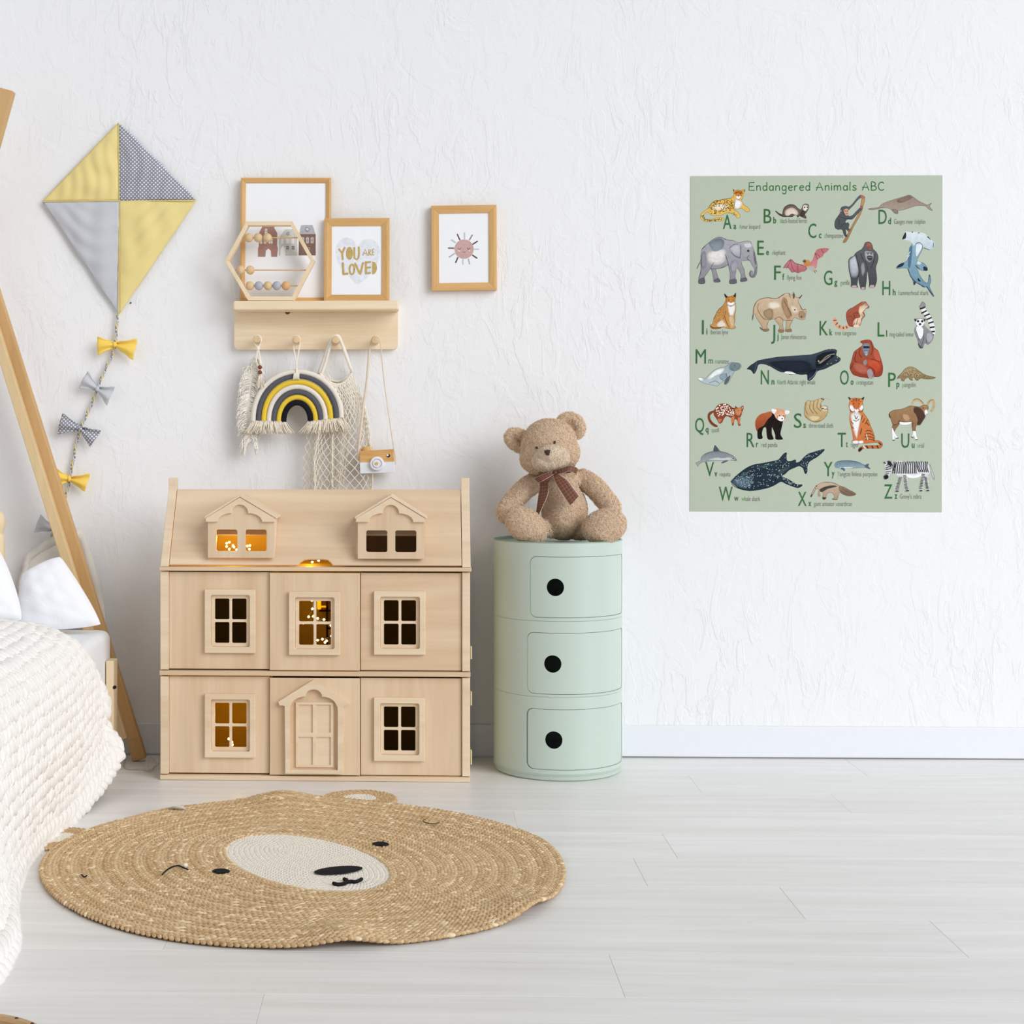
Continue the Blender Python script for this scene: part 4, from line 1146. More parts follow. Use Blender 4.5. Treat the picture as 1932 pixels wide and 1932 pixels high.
# ------------------------------------------------------------------ round three tier cabinet
cc = floor_at(1052, 1449)
cab = thing('round_cabinet', 'pale green round three tier plastic cabinet with round finger holes', 'cabinet', (cc.x, cc.y, 0))
CR = .1606
view = math.atan2(CAM.y - cc.y, CAM.x - cc.x)                    # towards the photographer
sc = 2900.0 / (cc.y - CAM.y)
def cz(y): return .82 - (y - 835) / 2900.0 * (cc.y - CAM.y - CR * .95)
def hole_bounds(th, t0, t1, z0, z1, r):
    """lower/upper z of a rounded rectangle opening at angle th"""
    ra = r / CR; e = min(th - t0, t1 - th)
    if e < 0: return None
    if e >= ra: return z0, z1
    h = r - math.sqrt(max(0, r * r - ((ra - e) * CR) ** 2)); return z0 + h, z1 - h
def cyl(th, z, r): return (r * math.cos(view + th), r * math.sin(view + th), z)
def shell(name, parent, z0, z1, R_, openings, mat, t0=-PI, t1=PI, wall=.003, edge=None):
    """curved wall with rounded openings; edge(th) bounds it when it is a door"""
    ths = set(np.linspace(t0, t1, 97 if t1 - t0 > 4 else 49).tolist())
    for a, b, c, d, r in openings:
        ra = r / CR
        for k in range(9):
            f = (1 - math.cos(PI / 2 * k / 8)) * ra
            ths.add(a + f); ths.add(b - f)
    if edge:
        for k in range(9):
            f = (1 - math.cos(PI / 2 * k / 8)) * edge / CR
            ths.add(t0 + f); ths.add(t1 - f)
    ths = sorted(x for x in ths if t0 - 1e-9 <= x <= t1 + 1e-9)
    m = MB()
    def cuts(th, mid):
        lo, hi = z0, z1
        if edge: lo, hi = hole_bounds(min(max(th, t0), t1), t0, t1, z0, z1, edge)
        seg = None
        for a, b, c, d, r in openings:
            if a - 1e-9 <= mid <= b + 1e-9:
                if r is None: pass
                hb_ = hole_bounds(min(max(th, a), b), a, b, c, d, r)
                if hb_: seg = hb_
        return lo, hi, seg
    for a, b in zip(ths[:-1], ths[1:]):
        if b - a < 1e-7: continue
        mid = (a + b) / 2
        A, B = cuts(a, mid), cuts(b, mid)
        def quad(za0, za1, zb0, zb1):
            i = len(m.v)
            for r_ in (R_, R_ - wall):
                m.v += [cyl(a, za0, r_), cyl(b, zb0, r_), cyl(b, zb1, r_), cyl(a, za1, r_)]
            m.f += [(i, i + 1, i + 2, i + 3), (i + 7, i + 6, i + 5, i + 4), (i, i + 4, i + 5, i + 1), (i + 3, i + 2, i + 6, i + 7)]
            m.mi += [0] * 4
            for th_, q in ((a, (i, i + 3, i + 7, i + 4)), (b, (i + 1, i + 5, i + 6, i + 2))):
                if (edge and (abs(th_ - t0) < 1e-6 or abs(th_ - t1) < 1e-6)) or any(abs(th_ - o_[j]) < 1e-6 for o_ in openings for j in (0, 1)):
                    m.f.append(q); m.mi.append(0)
        if A[2] is None or B[2] is None: quad(A[0], A[1], B[0], B[1])
        else:
            quad(A[0], A[2][0], B[0], B[2][0]); quad(A[2][1], A[1], B[2][1], B[1])
    me = m.mesh(name)
    bm = bmesh.new(); bm.from_mesh(me); bmesh.ops.remove_doubles(bm, verts=bm.verts[:], dist=1e-6); bm.to_mesh(me); bm.free()
    return link_mesh(name, me, mat, parent, smooth=35, local=True)
TZ = [(cz(1171), cz(1023.5)), (cz(1313.5), cz(1171)), (cz(1459), cz(1313.5))]
doors = [((1001, 1174), (1049.5, 1164.5), (1049, 1107)), ((995.5, 1171), (1192.5, 1308.5), (1044, 1251)), ((994, 1169), (1336, 1450.5), (1046, 1394))]
def ang(px): return math.asin(max(-1, min(1, (px - 1053.3) / sc / (CR * 1.045))))
for k in range(3):
    z0, z1 = TZ[k]; (xa, xb), (ya, yb), (hx_, hy_) = doors[k]
    t0, t1 = ang(xa), math.radians(84 - k)
    d0, d1 = cz(yb), cz(ya); g = .0012
    tier = shell('tier', cab, z0 + .0003, z1 - .0002, CR, [(t0, t1, d0, d1, .017)], M['green'])
    shell('door_rebate', tier, d0 - .006, d1 + .006, CR - .0050, [(t0 + .0026 / CR, t1 - .0030 / CR, d0 + .004, d1 - .004, .015)], M['green'], t0 - .04, min(t1 + .04, 1.6), .002)
    tc0 = ang(hx_); rr = .0212 / CR
    g0 = .0042 if k == 2 else .0012
    door = shell('door', tier, d0 + g, d1 - g, CR - .0011, [(tc0 - rr, tc0 + rr, cz(hy_) - .0212, cz(hy_) + .0212, .02119)], M['green'], t0 + g0 / CR, t1 - .0035 / CR, .0032, .016)
    MB().lathe([(.0001, z0 + .004), (CR - .0035, z0 + .004), (CR - .0035, z0 + .001), (.0001, z0 + .001)], n=64).build('shelf_disc', M['green'], tier, local=True, smooth=30)
    # moulded lip running round each tier
    MB().lathe([(CR - .002, z0 + .0002), (CR + .0005, z0 + .0004), (CR + .0008, z0 + .0016), (CR - .001, z0 + .0032)], n=96).build('tier_lip', M['green'], tier, local=True, smooth=60)
zt = TZ[0][1]
MB().lathe([(.0001, zt - .006), (CR - .004, zt - .006), (CR - .0035, zt), (CR - .002, zt + .0015), (CR, zt + .001), (CR + .0003, zt - .001), (CR - .001, zt - .004)], n=96).build('lid', M['green_top'], cab, local=True, smooth=40)
zb = TZ[2][0]
MB().lathe([(.0001, zb), (CR + .0005, zb), (CR + .0012, zb - .001), (CR - .0005, zb - .003), (CR - .002, zb - .0045), (CR - .003, zb - .0135), (CR - .0055, zb - .015), (CR - .006, .001), (CR - .009, .0004), (.0001, .0004)], n=96).build('base', M['green'], cab, local=True, smooth=40)
for px in (1002, 1041, 1081):
    th = ang(px)
    MB().box((-.0015, -.001, zb - .0125), (.0015, .001, zb - .005), Matrix.Rotation(view + th + PI / 2, 3, 'Z'), cyl(th, 0, CR - .0032)).build('base_rib', M['green'], cab, local=True)
LID_Z = zt - .006
# ------------------------------------------------------------------ teddy bear
zb5 = Z(920, 770, 6.9)
bear = thing('teddy_bear', 'light brown plush teddy bear with a brown ribbon sitting on the green cabinet', 'teddy bear', (cc.x, cc.y, LID_Z))
YB = cc.y                                                        # depth of the seat
def bp(x, y, dy=0.0): return at(*zb5(x, y), YB + dy)
U = (4.03 + YB) / 2900 / 6.9                                    # one zoom pixel in metres at the bear
fur = NT('curly tan plush', .95, .05)
_f = fur.noise(fur.coord(rnd=False), 120, 4, .6)
fur.base(fur.ramp(_f, [(.3, lin((224, 198, 168))), (.7, lin((246, 226, 200)))]))
def downy(t, k=.4):
    tr = t.n('ShaderNodeBsdfTranslucent'); mx = t.n('ShaderNodeMixShader'); mx.inputs[0].default_value = k * .6
    c = t.b.inputs['Base Color'].links[0].from_socket; t.l(c, tr.inputs['Color'])
    t.l(t.b.outputs[0], mx.inputs[1]); t.l(tr.outputs[0], mx.inputs[2])
    t.l(mx.outputs[0], t.t.nodes['Material Output'].inputs['Surface'])
M['fur'] = fur.m
def blend(parts, voxel, name, smooth_it=4):
    """union of soft ellipsoids grown into one continuous skin"""
    m = MB()
    for c, r, R in parts: m.ell(c, r, R, 28, 18)
    me = m.mesh(name + '_raw')
    o = bpy.data.objects.new(name + '_raw', me); COL.objects.link(o)
    md = o.modifiers.new('r', 'REMESH'); md.mode = 'VOXEL'; md.voxel_size = voxel
    ms = o.modifiers.new('s', 'SMOOTH'); ms.factor = .5; ms.iterations = smooth_it
    dg = bpy.context.evaluated_depsgraph_get()
    out = bpy.data.meshes.new_from_object(o.evaluated_get(dg))
    bpy.data.objects.remove(o); out.name = name
    return out
def limb(pts, rs, k=6):
    """chain of overlapping balls along a bent limb"""
    c = catmull(pts, k, False); out = []
    for i, p in enumerate(c):
        t = i / (len(c) - 1) * (len(rs) - 1); j = min(int(t), len(rs) - 2); r = lerp(rs[j], rs[j + 1], t - j)
        out.append((p, (r, r, r), None))
    return out
roll = Matrix.Rotation(math.radians(14), 3, 'Y').to_3x3()       # head leans to its left shoulder
rollm = Matrix.Rotation(math.radians(-14), 3, 'Y')
HC = bp(800, 480, -.012)
head = [(HC, (345 * U, .058, 328 * U), rollm), (HC + Vector((-.012, -.006, -.026)), (312 * U, .052, 238 * U), rollm), (HC + Vector((.020, -.004, -.022)), (282 * U, .052, 232 * U), rollm)]
MZ = bp(820, 655, -.068)
head += [(MZ + Vector((0, .012, 0)), (180 * U, .03, 140 * U), rollm)]
muzzle = [(MZ, (212 * U, .036, 158 * U), rollm), (bp(806, 600, -.088), (130 * U, .026, 100 * U), rollm), (bp(735, 680, -.074), (140 * U, .030, 110 * U), rollm), (bp(915, 665, -.074), (135 * U, .030, 110 * U), rollm)]
def ear(c, w, h, ang_):
    R = Matrix.Rotation(math.radians(ang_), 3, 'Y'); out = []
    for k in range(15):
        a = math.radians(-20 + 220 * k / 14)
        out.append((c + R @ Vector((w * math.cos(a), .004, h * math.sin(a))), (.0115, .010, .0115), None))
    out.append((c + Vector((0, .010, 0)), (w * 1.05, .007, h * 1.05), R))
    return out
head += ear(bp(420, 425, .012), 85 * U, 150 * U, -62) + ear(bp(1085, 235, .012), 135 * U, 110 * U, 36)
body = [(bp(1000, 1330, .0), (282 * U, .058, 350 * U), None), (bp(990, 1440, -.008), (270 * U, .06, 260 * U), None), (bp(940, 1010, .004), (235 * U, .048, 220 * U), None), (bp(880, 880, .006), (250 * U, .042, 120 * U), None), (bp(1090, 930, .006), (130 * U, .036, 110 * U), None)]
arms = limb([bp(700, 930, .01), bp(530, 1020, -.012), bp(360, 1180, -.030), bp(245, 1320, -.040), bp(245, 1400, -.042)], [112 * U, 122 * U, 118 * U, 112 * U, 96 * U])
arms += limb([bp(1230, 920, .012), bp(1380, 1020, -.004), bp(1520, 1180, -.018), bp(1600, 1290, -.026), bp(1600, 1380, -.035)], [118 * U, 125 * U, 122 * U, 122 * U, 110 * U])
legs = limb([bp(860, 1560, -.02), bp(640, 1560, -.05), bp(500, 1535, -.085)], [.022, .022, .026])
Rf = Matrix.Rotation(math.radians(38), 3, 'Y')
legs += [(bp(500, 1530, -.098), (285 * U, .030, 195 * U), Rf), (bp(590, 1600, -.10), (165 * U, .026, 130 * U), None)]
legs += limb([bp(1180, 1590, -.02), bp(1360, 1580, -.05), bp(1500, 1560, -.085)], [.022, .022, .026])
legs += [(bp(1520, 1540, -.095), (275 * U, .032, 205 * U), Matrix.Rotation(math.radians(-16), 3, 'Y')), (bp(1480, 1610, -.10), (190 * U, .026, 130 * U), None)]
bm_ = blend(head + body + arms + legs, .0036, 'body')
def plush(me, amp):
    from mathutils import noise
    nn = [v.normal.copy() for v in me.vertices]
    for v, n_ in zip(me.vertices, nn):
        f = noise.noise(v.co * 95) * .6 + noise.noise(v.co * 210) * .5
        v.co += n_ * amp * f
        if v.co.z < LID_Z + .0012: v.co.z = LID_Z + .0012
    me.update()
plush(bm_, .0020)
skin = link_mesh('body', bm_, M['fur'], bear, smooth=180)
mzm = blend(muzzle, .0034, 'muzzle'); plush(mzm, .0016)
furl = NT('lit tone muzzle plush', .95, .05)
_f = furl.noise(furl.coord(rnd=False), 120, 4, .6)
furl.base(furl.ramp(_f, [(.3, lin((230, 206, 176))), (.7, lin((248, 232, 208)))]))  # lighter than the body: light on the muzzle put into the colour
mz_o = link_mesh('muzzle', mzm, furl.m, bear, smooth=180, label='plush muzzle coloured in a lit tone')
# soft curled pile over the whole skin
def pile(src, parent, n, length, mat, name, seed=3, width=.0008, bare=()):
    rng = np.random.default_rng(seed)
    src.calc_loop_triangles()
    co = np.empty(len(src.vertices) * 3, np.float32); src.vertices.foreach_get('co', co); co = co.reshape(-1, 3)
    tr = np.empty(len(src.loop_triangles) * 3, np.int32); src.loop_triangles.foreach_get('vertices', tr); tr = tr.reshape(-1, 3)
    a, b, c = co[tr[:, 0]], co[tr[:, 1]], co[tr[:, 2]]
    nn = np.cross(b - a, c - a); ar = np.linalg.norm(nn, axis=1); nn /= ar[:, None] + 1e-12
    idx = rng.choice(len(tr), n, p=ar / ar.sum())
    r1, r2 = np.sqrt(rng.random(n)), rng.random(n)
    P_ = (1 - r1)[:, None] * a[idx] + (r1 * (1 - r2))[:, None] * b[idx] + (r1 * r2)[:, None] * c[idx]
    Nn = nn[idx]
    keep = np.ones(n, bool)
    for c_, r_ in bare: keep &= np.linalg.norm(P_ - np.array(c_)[None], axis=1) > r_
    keep &= P_[:, 2] > .0016
    P_, Nn = P_[keep], Nn[keep]; n = len(P_)
    T = rng.normal(size=(n, 3)); T[:, 2] -= .35; T -= Nn * (T * Nn).sum(1, keepdims=True); T /= np.linalg.norm(T, axis=1, keepdims=True)
    Bt = np.cross(Nn, T); L = length * rng.uniform(.6, 1.25, n)[:, None]
    segs = []
    for k, (h, s_, w) in enumerate(((0, 0, 1.0), (.5, .28, 1.0), (.78, .75, .85), (.62, 1.15, .4))):
        q = P_ + Nn * h * L + T * s_ * L
        segs += [q - Bt * width * w, q + Bt * width * w]
    V = np.stack(segs, 1)
    f = np.array([(0, 1, 3, 2), (2, 3, 5, 4), (4, 5, 7, 6)])
    me = np_mesh(name, V.reshape(-1, 3), (f[None] + (np.arange(n) * 8)[:, None, None]).reshape(-1, 4))
    return link_mesh(name, me, mat, parent, smooth=180, local=True, kind='stuff')
M['eye'] = NT('dark bead eye', .15, .6).base(lin((28, 20, 18))).m
def onskin(x, y, extra=.0):
    """point of the bear's skin under a zoom pixel, looking from the camera"""
    px_ = zb5(x, y); d = ray(*px_).normalized()
    o_ = CAM - world_loc(bear)
    from mathutils.bvhtree import BVHTree
    global _BVH
    try: _BVH
    except NameError:
        n0 = len(skin.data.vertices)
        _BVH = BVHTree.FromPolygons([v.co.copy() for v in skin.data.vertices] + [v.co.copy() for v in mz_o.data.vertices], [tuple(p.vertices) for p in skin.data.polygons] + [tuple(i + n0 for i in p.vertices) for p in mz_o.data.polygons])
    h = _BVH.ray_cast(o_, d)
    return (h[0] + world_loc(bear) - d * extra) if h[0] else bp(x, y, -.09)
for x, y in ((872, 445), (642, 516)):
    MB().ell(onskin(x, y, .0022), (.0036, .0036, .0040)).build('eye', M['eye'], bear, smooth=180)
nose = [onskin(*p, .0045) for p in ((735, 548), (775, 540), (818, 545), (812, 575), (800, 618), (768, 615), (748, 590))]
nc = onskin(778, 575, .0068)
MB().add(nose + [nc] + [p + Vector((0, .006, 0)) for p in nose], [(i, (i + 1) % 7, 7) for i in range(7)] + [(i, 8 + i, 8 + (i + 1) % 7, (i + 1) % 7) for i in range(7)]).build('nose', plain('dark brown stitched nose', (66, 48, 46), .7), bear, bevel=.0008)
MB().tube(catmull([onskin(x, y, .0012) for x, y in ((795, 618), (810, 660), (842, 700), (880, 690), (915, 670))], 4, False), .0009, 6).build('mouth', plain('brown mouth thread', (120, 88, 62)), bear, smooth=180)
_b0 = world_loc(bear)
bare_ = [(onskin(872, 445) - _b0, .0062), (onskin(642, 516) - _b0, .0062), (onskin(778, 578) - _b0, .0085)]
tuft = NT('tan plush pile', .95, .02)
_f = tuft.noise(tuft.coord(rnd=False), 120, 4, .6)
tuft.base(tuft.ramp(_f, [(.3, lin((228, 203, 174))), (.7, lin((250, 232, 209)))])); downy(tuft)
tufl = NT('lit tone plush pile', .95, .02)
_f = tufl.noise(tufl.coord(rnd=False), 120, 4, .6)
tufl.base(tufl.ramp(_f, [(.3, lin((240, 221, 196))), (.7, lin((253, 243, 226)))])); downy(tufl)  # pile lightened too, standing in for light on the muzzle
pile(skin.data, bear, 110000, .0050, tuft.m, 'fur', width=.00048, bare=bare_)
pile(mz_o.data, bear, 14000, .0046, tufl.m, 'muzzle_fur', 4, .00048, bare_)
# ribbon
def ribmat():
    t = NT('brown plaid ribbon', .55, .3)
    tc = t.n('ShaderNodeTexCoord'); sx = t.n('ShaderNodeSeparateXYZ'); t.l(tc.outputs['UV'], sx.inputs[0])
    a = t.math('FRACT', t.math('MULTIPLY', sx.outputs[0], 1.0)); b = sx.outputs[1]
    k1 = t.math('LESS_THAN', t.math('ABSOLUTE', t.math('SUBTRACT', a, .5)), .05)
    k2 = t.math('LESS_THAN', t.math('ABSOLUTE', t.math('SUBTRACT', t.math('FRACT', t.math('MULTIPLY', b, 4.0)), .5)), .05)
    e = t.math('GREATER_THAN', t.math('ABSOLUTE', t.math('SUBTRACT', b, .5)), .462)
    c = t.mix(t.math('MAXIMUM', k1, k2), lin((104, 62, 46)), lin((150, 108, 84)))
    t.base(t.mix(e, c, lin((214, 190, 190)))); return t.m
M['ribbon'] = ribmat()
def strip(name, A, B, parent, per=.008, k=6):
    """ribbon between two edges given as point lists"""
    A, B = catmull(A, k, False), catmull(B, k, False); n = len(A); vs = []
    for a, b in zip(A, B):
        for j in range(5): vs.append(a.lerp(b, j / 4))
    fs = [(i * 5 + j, i * 5 + j + 1, i * 5 + j + 6, i * 5 + j + 5) for i in range(n - 1) for j in range(4)]
    me = MB().add(vs, fs).mesh(name)
    d = [0]
    for a, b in zip(A[:-1], A[1:]): d.append(d[-1] + (b - a).length)
    uv = me.uv_layers.new(name='UV')
    for lp_ in me.loops:
        i, j = divmod(lp_.vertex_index, 5); uv.data[lp_.index].uv = (d[i] / per, j / 4)
    return link_mesh(name, me, M['ribbon'], parent, smooth=180, solid=.0007)
F0 = -.092
bow = MB().ell(bp(880, 842, F0 - .004), (.0056, .0045, .0064)).build('ribbon_knot', plain('brown ribbon satin', (96, 56, 42), .5), bear, smooth=180)
strip('ribbon_loop', [bp(880, 800, F0), bp(980, 775, F0 - .010), bp(1075, 745, F0 - .012), bp(1160, 775, F0 - .004), bp(1175, 800, F0 + .004)], [bp(890, 860, F0), bp(990, 845, F0 - .016), bp(1060, 822, F0 - .018), bp(1145, 855, F0 - .01), bp(1150, 858, F0 + .002)], bow)
strip('ribbon_loop', [bp(885, 850, F0 - .004), bp(985, 850, F0 + .004), bp(1080, 840, F0 + .010), bp(1170, 800, F0 + .006)], [bp(885, 830, F0), bp(985, 815, F0 + .012), bp(1080, 770, F0 + .012), bp(1090, 750, F0 + .0)], bow)
strip('ribbon_loop', [bp(880, 820, F0), bp(770, 842, F0 - .008), bp(670, 885, F0 - .010), bp(605, 915, F0 + .004)], [bp(878, 870, F0), bp(800, 900, F0 - .016), bp(720, 950, F0 - .018), bp(662, 968, F0 - .004)], bow)
strip('ribbon_loop', [bp(870, 855, F0 - .006), bp(810, 892, F0 - .020), bp(740, 930, F0 - .022), bp(664, 972, F0 - .006)], [bp(872, 875, F0 - .002), bp(825, 905, F0 - .004), bp(750, 968, F0 - .004), bp(690, 985, F0 + .002)], bow)
strip('ribbon_tail', [bp(890, 850, F0), bp(960, 880, F0 - .012), bp(1040, 935, F0 - .006), bp(1110, 1030, F0 - .002), bp(1190, 1138, F0 + .006)], [bp(882, 860, F0), bp(862, 910, F0 - .010), bp(905, 1010, F0 - .006), bp(980, 1130, F0 - .004), bp(1072, 1268, F0 + .002)], bow)
strip('ribbon_tail', [bp(868, 860, F0), bp(800, 960, F0 + .012), bp(800, 1040, F0 + .012), bp(775, 1160, F0 + .010), bp(665, 1395, F0 + .004)], [bp(850, 862, F0), bp(690, 960, F0 + .022), bp(672, 1060, F0 + .026), bp(652, 1190, F0 + .024), bp(632, 1360, F0 + .020)], bow)
nb = []
for k in range(33):
    a = 2 * PI * k / 32
    nb.append(bp(880, 842, .0) + Vector((.047 * math.cos(a), -.020 + .062 * math.sin(a), .006 + .010 * math.cos(a))))
strip('neck_band', [p + Vector((0, 0, .006)) for p in nb], [p - Vector((0, 0, .006)) for p in nb], bear, k=2)

# ------------------------------------------------------------------ round braided bear rug
RC = Vector((-.220, -1.042, 0)); E1 = Vector((.832, .554, 0)); E2 = Vector((.554, -.832, 0))   # across the face / towards the chin
rug = thing('bear_rug', 'round braided jute rug with a bear face lying on the floor', 'rug', RC)
RA, RBr = .499, .524
humps = [(floor_at(530, 1518), .016, .060), (floor_at(560, 1530), .008, .11), (floor_at(650, 1780), .014, .050), (floor_at(600, 1760), .005, .10), (floor_at(1000, 1722), .013, .060), (floor_at(1040, 1600), .004, .1), (floor_at(290, 1525), .006, .06)]
def rz_(x, y):
    z = .0
    for p, h, s_ in humps: z += h * math.exp(-((x - p.x) ** 2 + (y - p.y) ** 2) / s_ ** 2)
    return z
MU, ML = .131, .226
MC = E2 * .010                                              # muzzle half width / half length
def ring_pt(s_, a):
    """s 0 = edge of the muzzle oval, 1 = rim"""
    w = s_
    ex, ec = lerp(MU, RA, w), lerp(ML, RBr, w)
    egg = 1 + .10 * math.sin(a) * (1 - w) * 0
    rim = 1 + w ** 4 * .008 * math.sin(5 * a + 1)
    p = RC + MC * (1 - w) + E1 * (ex * math.cos(a) * rim) + E2 * (ec * math.sin(a) * rim)
    return p
jt = NT('braided jute', .9, .1)
_v = jt.coord(rnd=False)
_a = jt.noise(_v, 160, 3, .6); _b = jt.noise(_v, 5, 3)
_c = jt.ramp(_a, [(.28, lin((178, 143, 102))), (.52, lin((212, 182, 141))), (.74, lin((238, 215, 180)))])
_d = jt.ramp(_b, [(.35, (.90, .87, .82, 1)), (.65, (1, 1, 1, 1))])
jt.base(jt.mix(1.0, _c, _d, 'MULTIPLY')); M['jute'] = jt.m
M['jute_white'] = plain('pale jute strand', (240, 217, 182), .9, .1, .06, 200)
M['jute_pale'] = plain('light braided jute', (216, 188, 148), .9, .1, .22, 160)
M['cotton'] = plain('cream cotton braid', (236, 229, 216), .9, .1, .05, 200)
def braid_ring(name, parent, path, pitch, mats, step, zoff=0.0, label=None, h=.55, white=0.0):
    C, D, N, S, mi = [], [], [], [], []
    n = len(path); acc = 0.0
    for i in range(n):
        a, b = path[i], path[(i + 1) % n]; L = (b - a).length
        d = (b - a) / max(L, 1e-9); sd = Vector((-d.y, d.x, 0))
        while acc < L:
            c = a.lerp(b, acc / L)
            for sg in (-1, 1):
                q = c + sd * sg * pitch * .23 + d * (step * .5 if sg > 0 else 0)
                z = rz_(q.x, q.y) + pitch * h * .55 + .0012 + zoff
                C.append((q.x, q.y, z)); dd = d - sd * sg * .62
                D.append((dd.x, dd.y, 0)); N.append((0, 0, 1))
                k = random.uniform(.9, 1.12)
                S.append((step * .80 * k, pitch * .27 * k, pitch * h * .5 * k)); mi.append(1 if random.random() < white else 0)
            acc += step
        acc -= L
    return blobs(name, mats, parent, C, D, N, S, 6, 3, kind=None, mi=mi if len(mats) > 1 else None, label=label)
NRING = 26
for k in range(NRING):
    s_ = (k + .5) / NRING
    path = [ring_pt(s_, 2 * PI * i / 180) for i in range(180)]
    braid_ring('braid_ring', rug, path, .0152, [M['jute' if k % 3 else 'jute_pale'], M['jute_white']], .0115, white=.07)
m = MB(); nr = 40
def rugbase(u, v):
    p = RC + (ring_pt(1, 2 * PI * u) - RC) * (.02 + .98 * v) * .997
    return (p.x, p.y, rz_(p.x, p.y) + .0022)
m.grid(rugbase, 120, nr, wrap=True)
m.build('rug_backing', plain('jute backing', (166, 130, 88), .95, .05), rug, smooth=180)
for k in range(12):
    f = (k + .6) / 12
    path = [RC + MC + E1 * (MU * f * math.cos(2 * PI * i / 90)) + E2 * ((ML - MU * (1 - f)) * math.sin(2 * PI * i / 90)) for i in range(90)]
    braid_ring('muzzle_ring', rug, path, .0116, [M['cotton']], .0085, .0004, h=.5)
mu = MB()
mu.grid(lambda u, v: (lambda p: (p.x, p.y, rz_(p.x, p.y) + .0042))(RC + MC + E1 * (MU * v * math.cos(2 * PI * u)) + E2 * (ML * v * math.sin(2 * PI * u))), 60, 8, wrap=True)
mu.build('muzzle_base', M['cotton'], rug, smooth=180)
def face_pt(e, c): return RC + E1 * e + E2 * c
def disc(name, c, re, rc, rot, mat, label=None, z=.0095):
    m_ = MB(); vs = []
    def P(u, v):
        a = 2 * PI * u; e_, c_ = re * v * math.cos(a), rc * v * math.sin(a)
        q = c + E1 * (e_ * math.cos(rot) - c_ * math.sin(rot)) + E2 * (e_ * math.sin(rot) + c_ * math.cos(rot))
        return (q.x, q.y, rz_(q.x, q.y) + z + .0022 * (1 - v ** 4))
    m_.grid(P, 40, 8, wrap=True)
    return m_.build(name, mat, rug, smooth=180, label=label)
disc('nose', floor_at(638.5, 1651), .0485, .026, .16, M['black'], 'black embroidered nose')
disc('eye', floor_at(417, 1653), .0165, .0185, 0, M['black'], 'black embroidered eye')
disc('eye', floor_at(718, 1601), .0165, .0185, 0, M['black'], 'black embroidered eye')
e = floor_at(718, 1605, .012); MB().ell((e.x + .001, e.y - .004, rz_(e.x, e.y) + .0118), (.003, .003, .0012)).build('eye_stitch', M['cotton'], rug, smooth=180)
def thread(name, px, r, mat, z=.010, label=None, ends=0):
    pts = [floor_at(x, y, z) for x, y in px]
    return MB().tube(catmull([Vector((p.x, p.y, z + rz_(p.x, p.y) * .8)) for p in pts], 6, False), r, 6).build(name, mat, rug, smooth=180, label=label)
zr = Z(560, 1480, 3.7154)
thread('mouth', [zr(*p) for p in ((255, 692), (285, 700), (320, 698), (345, 688), (352, 672), (330, 662))], .0034, M['black'], .0105)
thread('mouth', [zr(*p) for p in ((345, 688), (375, 680), (410, 682), (440, 672), (455, 662))], .0034, M['black'], .0105)
zl = Z(60, 1480, 3.7154)
thread('stray_thread', [zl(*p) for p in ((913, 632), (945, 602), (985, 578), (1030, 570), (1065, 585), (1095, 596))], .0014, M['black'], .0135, 'dark loose thread')
p = floor_at(*zl(1076, 572), .013); MB().ell((p.x, p.y, .0145), (.005, .006, .004)).build('thread_tuft', M['cotton'], rug, smooth=180)
thread('stray_thread', [zl(*p) for p in ((348, 632), (366, 648), (385, 640))], .0014, M['black'], .013, 'dark loose thread')
thread('stray_thread', [zr(*p) for p in ((1000, 268), (950, 276), (905, 268), (885, 255), (900, 244))], .0012, plain('olive thread', (92, 78, 52)), .0135, 'thin dark loose thread')
thread('eye_thread', [zr(*p) for p in ((598, 440), (601, 412), (606, 392))], .0011, M['black'], .012)
for sg, cpx in ((1, (681, 1509)), (-1, (118, 1586))):
    c = floor_at(*cpx)
    d = (c - RC).normalized(); s_ = Vector((-d.y, d.x, 0))
    c = RC + d * .540
    for k in range(4):
        r = .094 - .0135 * k
        path = [c + s_ * (r * .82 * math.cos(2 * PI * i / 60)) + d * (r * .80 * math.sin(2 * PI * i / 60)) for i in range(60)]
        path = [q for q in path]
        lo = min((q - RC).dot(d) for q in path)
        braid_ring('ear_ring', rug, path, .0145, [M['jute']], .0112, -.0022)
    for k in range(5):
        r = (.094 - .0135 * 3.6) * (1 - k * .2)
        path = [c + s_ * (r * .82 * math.cos(2 * PI * i / 40)) + d * (r * .80 * math.sin(2 * PI * i / 40)) for i in range(40)]
        braid_ring('ear_centre_ring', rug, path, .0116, [M['cotton']], .0085, -.0012)
    MB().grid(lambda u, v: (lambda q: (q.x, q.y, .0012 + rz_(q.x, q.y) * .4))(c + s_ * (.074 * v * math.cos(2 * PI * u)) + d * (.072 * v * math.sin(2 * PI * u))), 40, 6, wrap=True).build('ear_backing', M['cotton'], rug, smooth=180)
# crumpled care label poking out behind the rug
lb_ = [floor_at(316, 1526, .012), floor_at(326, 1521, .020), floor_at(336, 1520, .022), floor_at(346, 1522, .018), floor_at(352, 1527, .010)]
ld_ = [floor_at(318, 1531, .004), floor_at(327, 1528, .008), floor_at(337, 1527, .012), floor_at(346, 1528, .010), floor_at(353, 1530, .006)]
vs = [v for a, b in zip(lb_, ld_) for v in (a, b)]
MB().add(vs, [(2 * i, 2 * i + 1, 2 * i + 3, 2 * i + 2) for i in range(4)]).build('care_label', NT('silvery care label', .35, .5).base(lin((214, 216, 220))).m, rug, smooth=180, solid=.0005, label='crumpled silvery label')

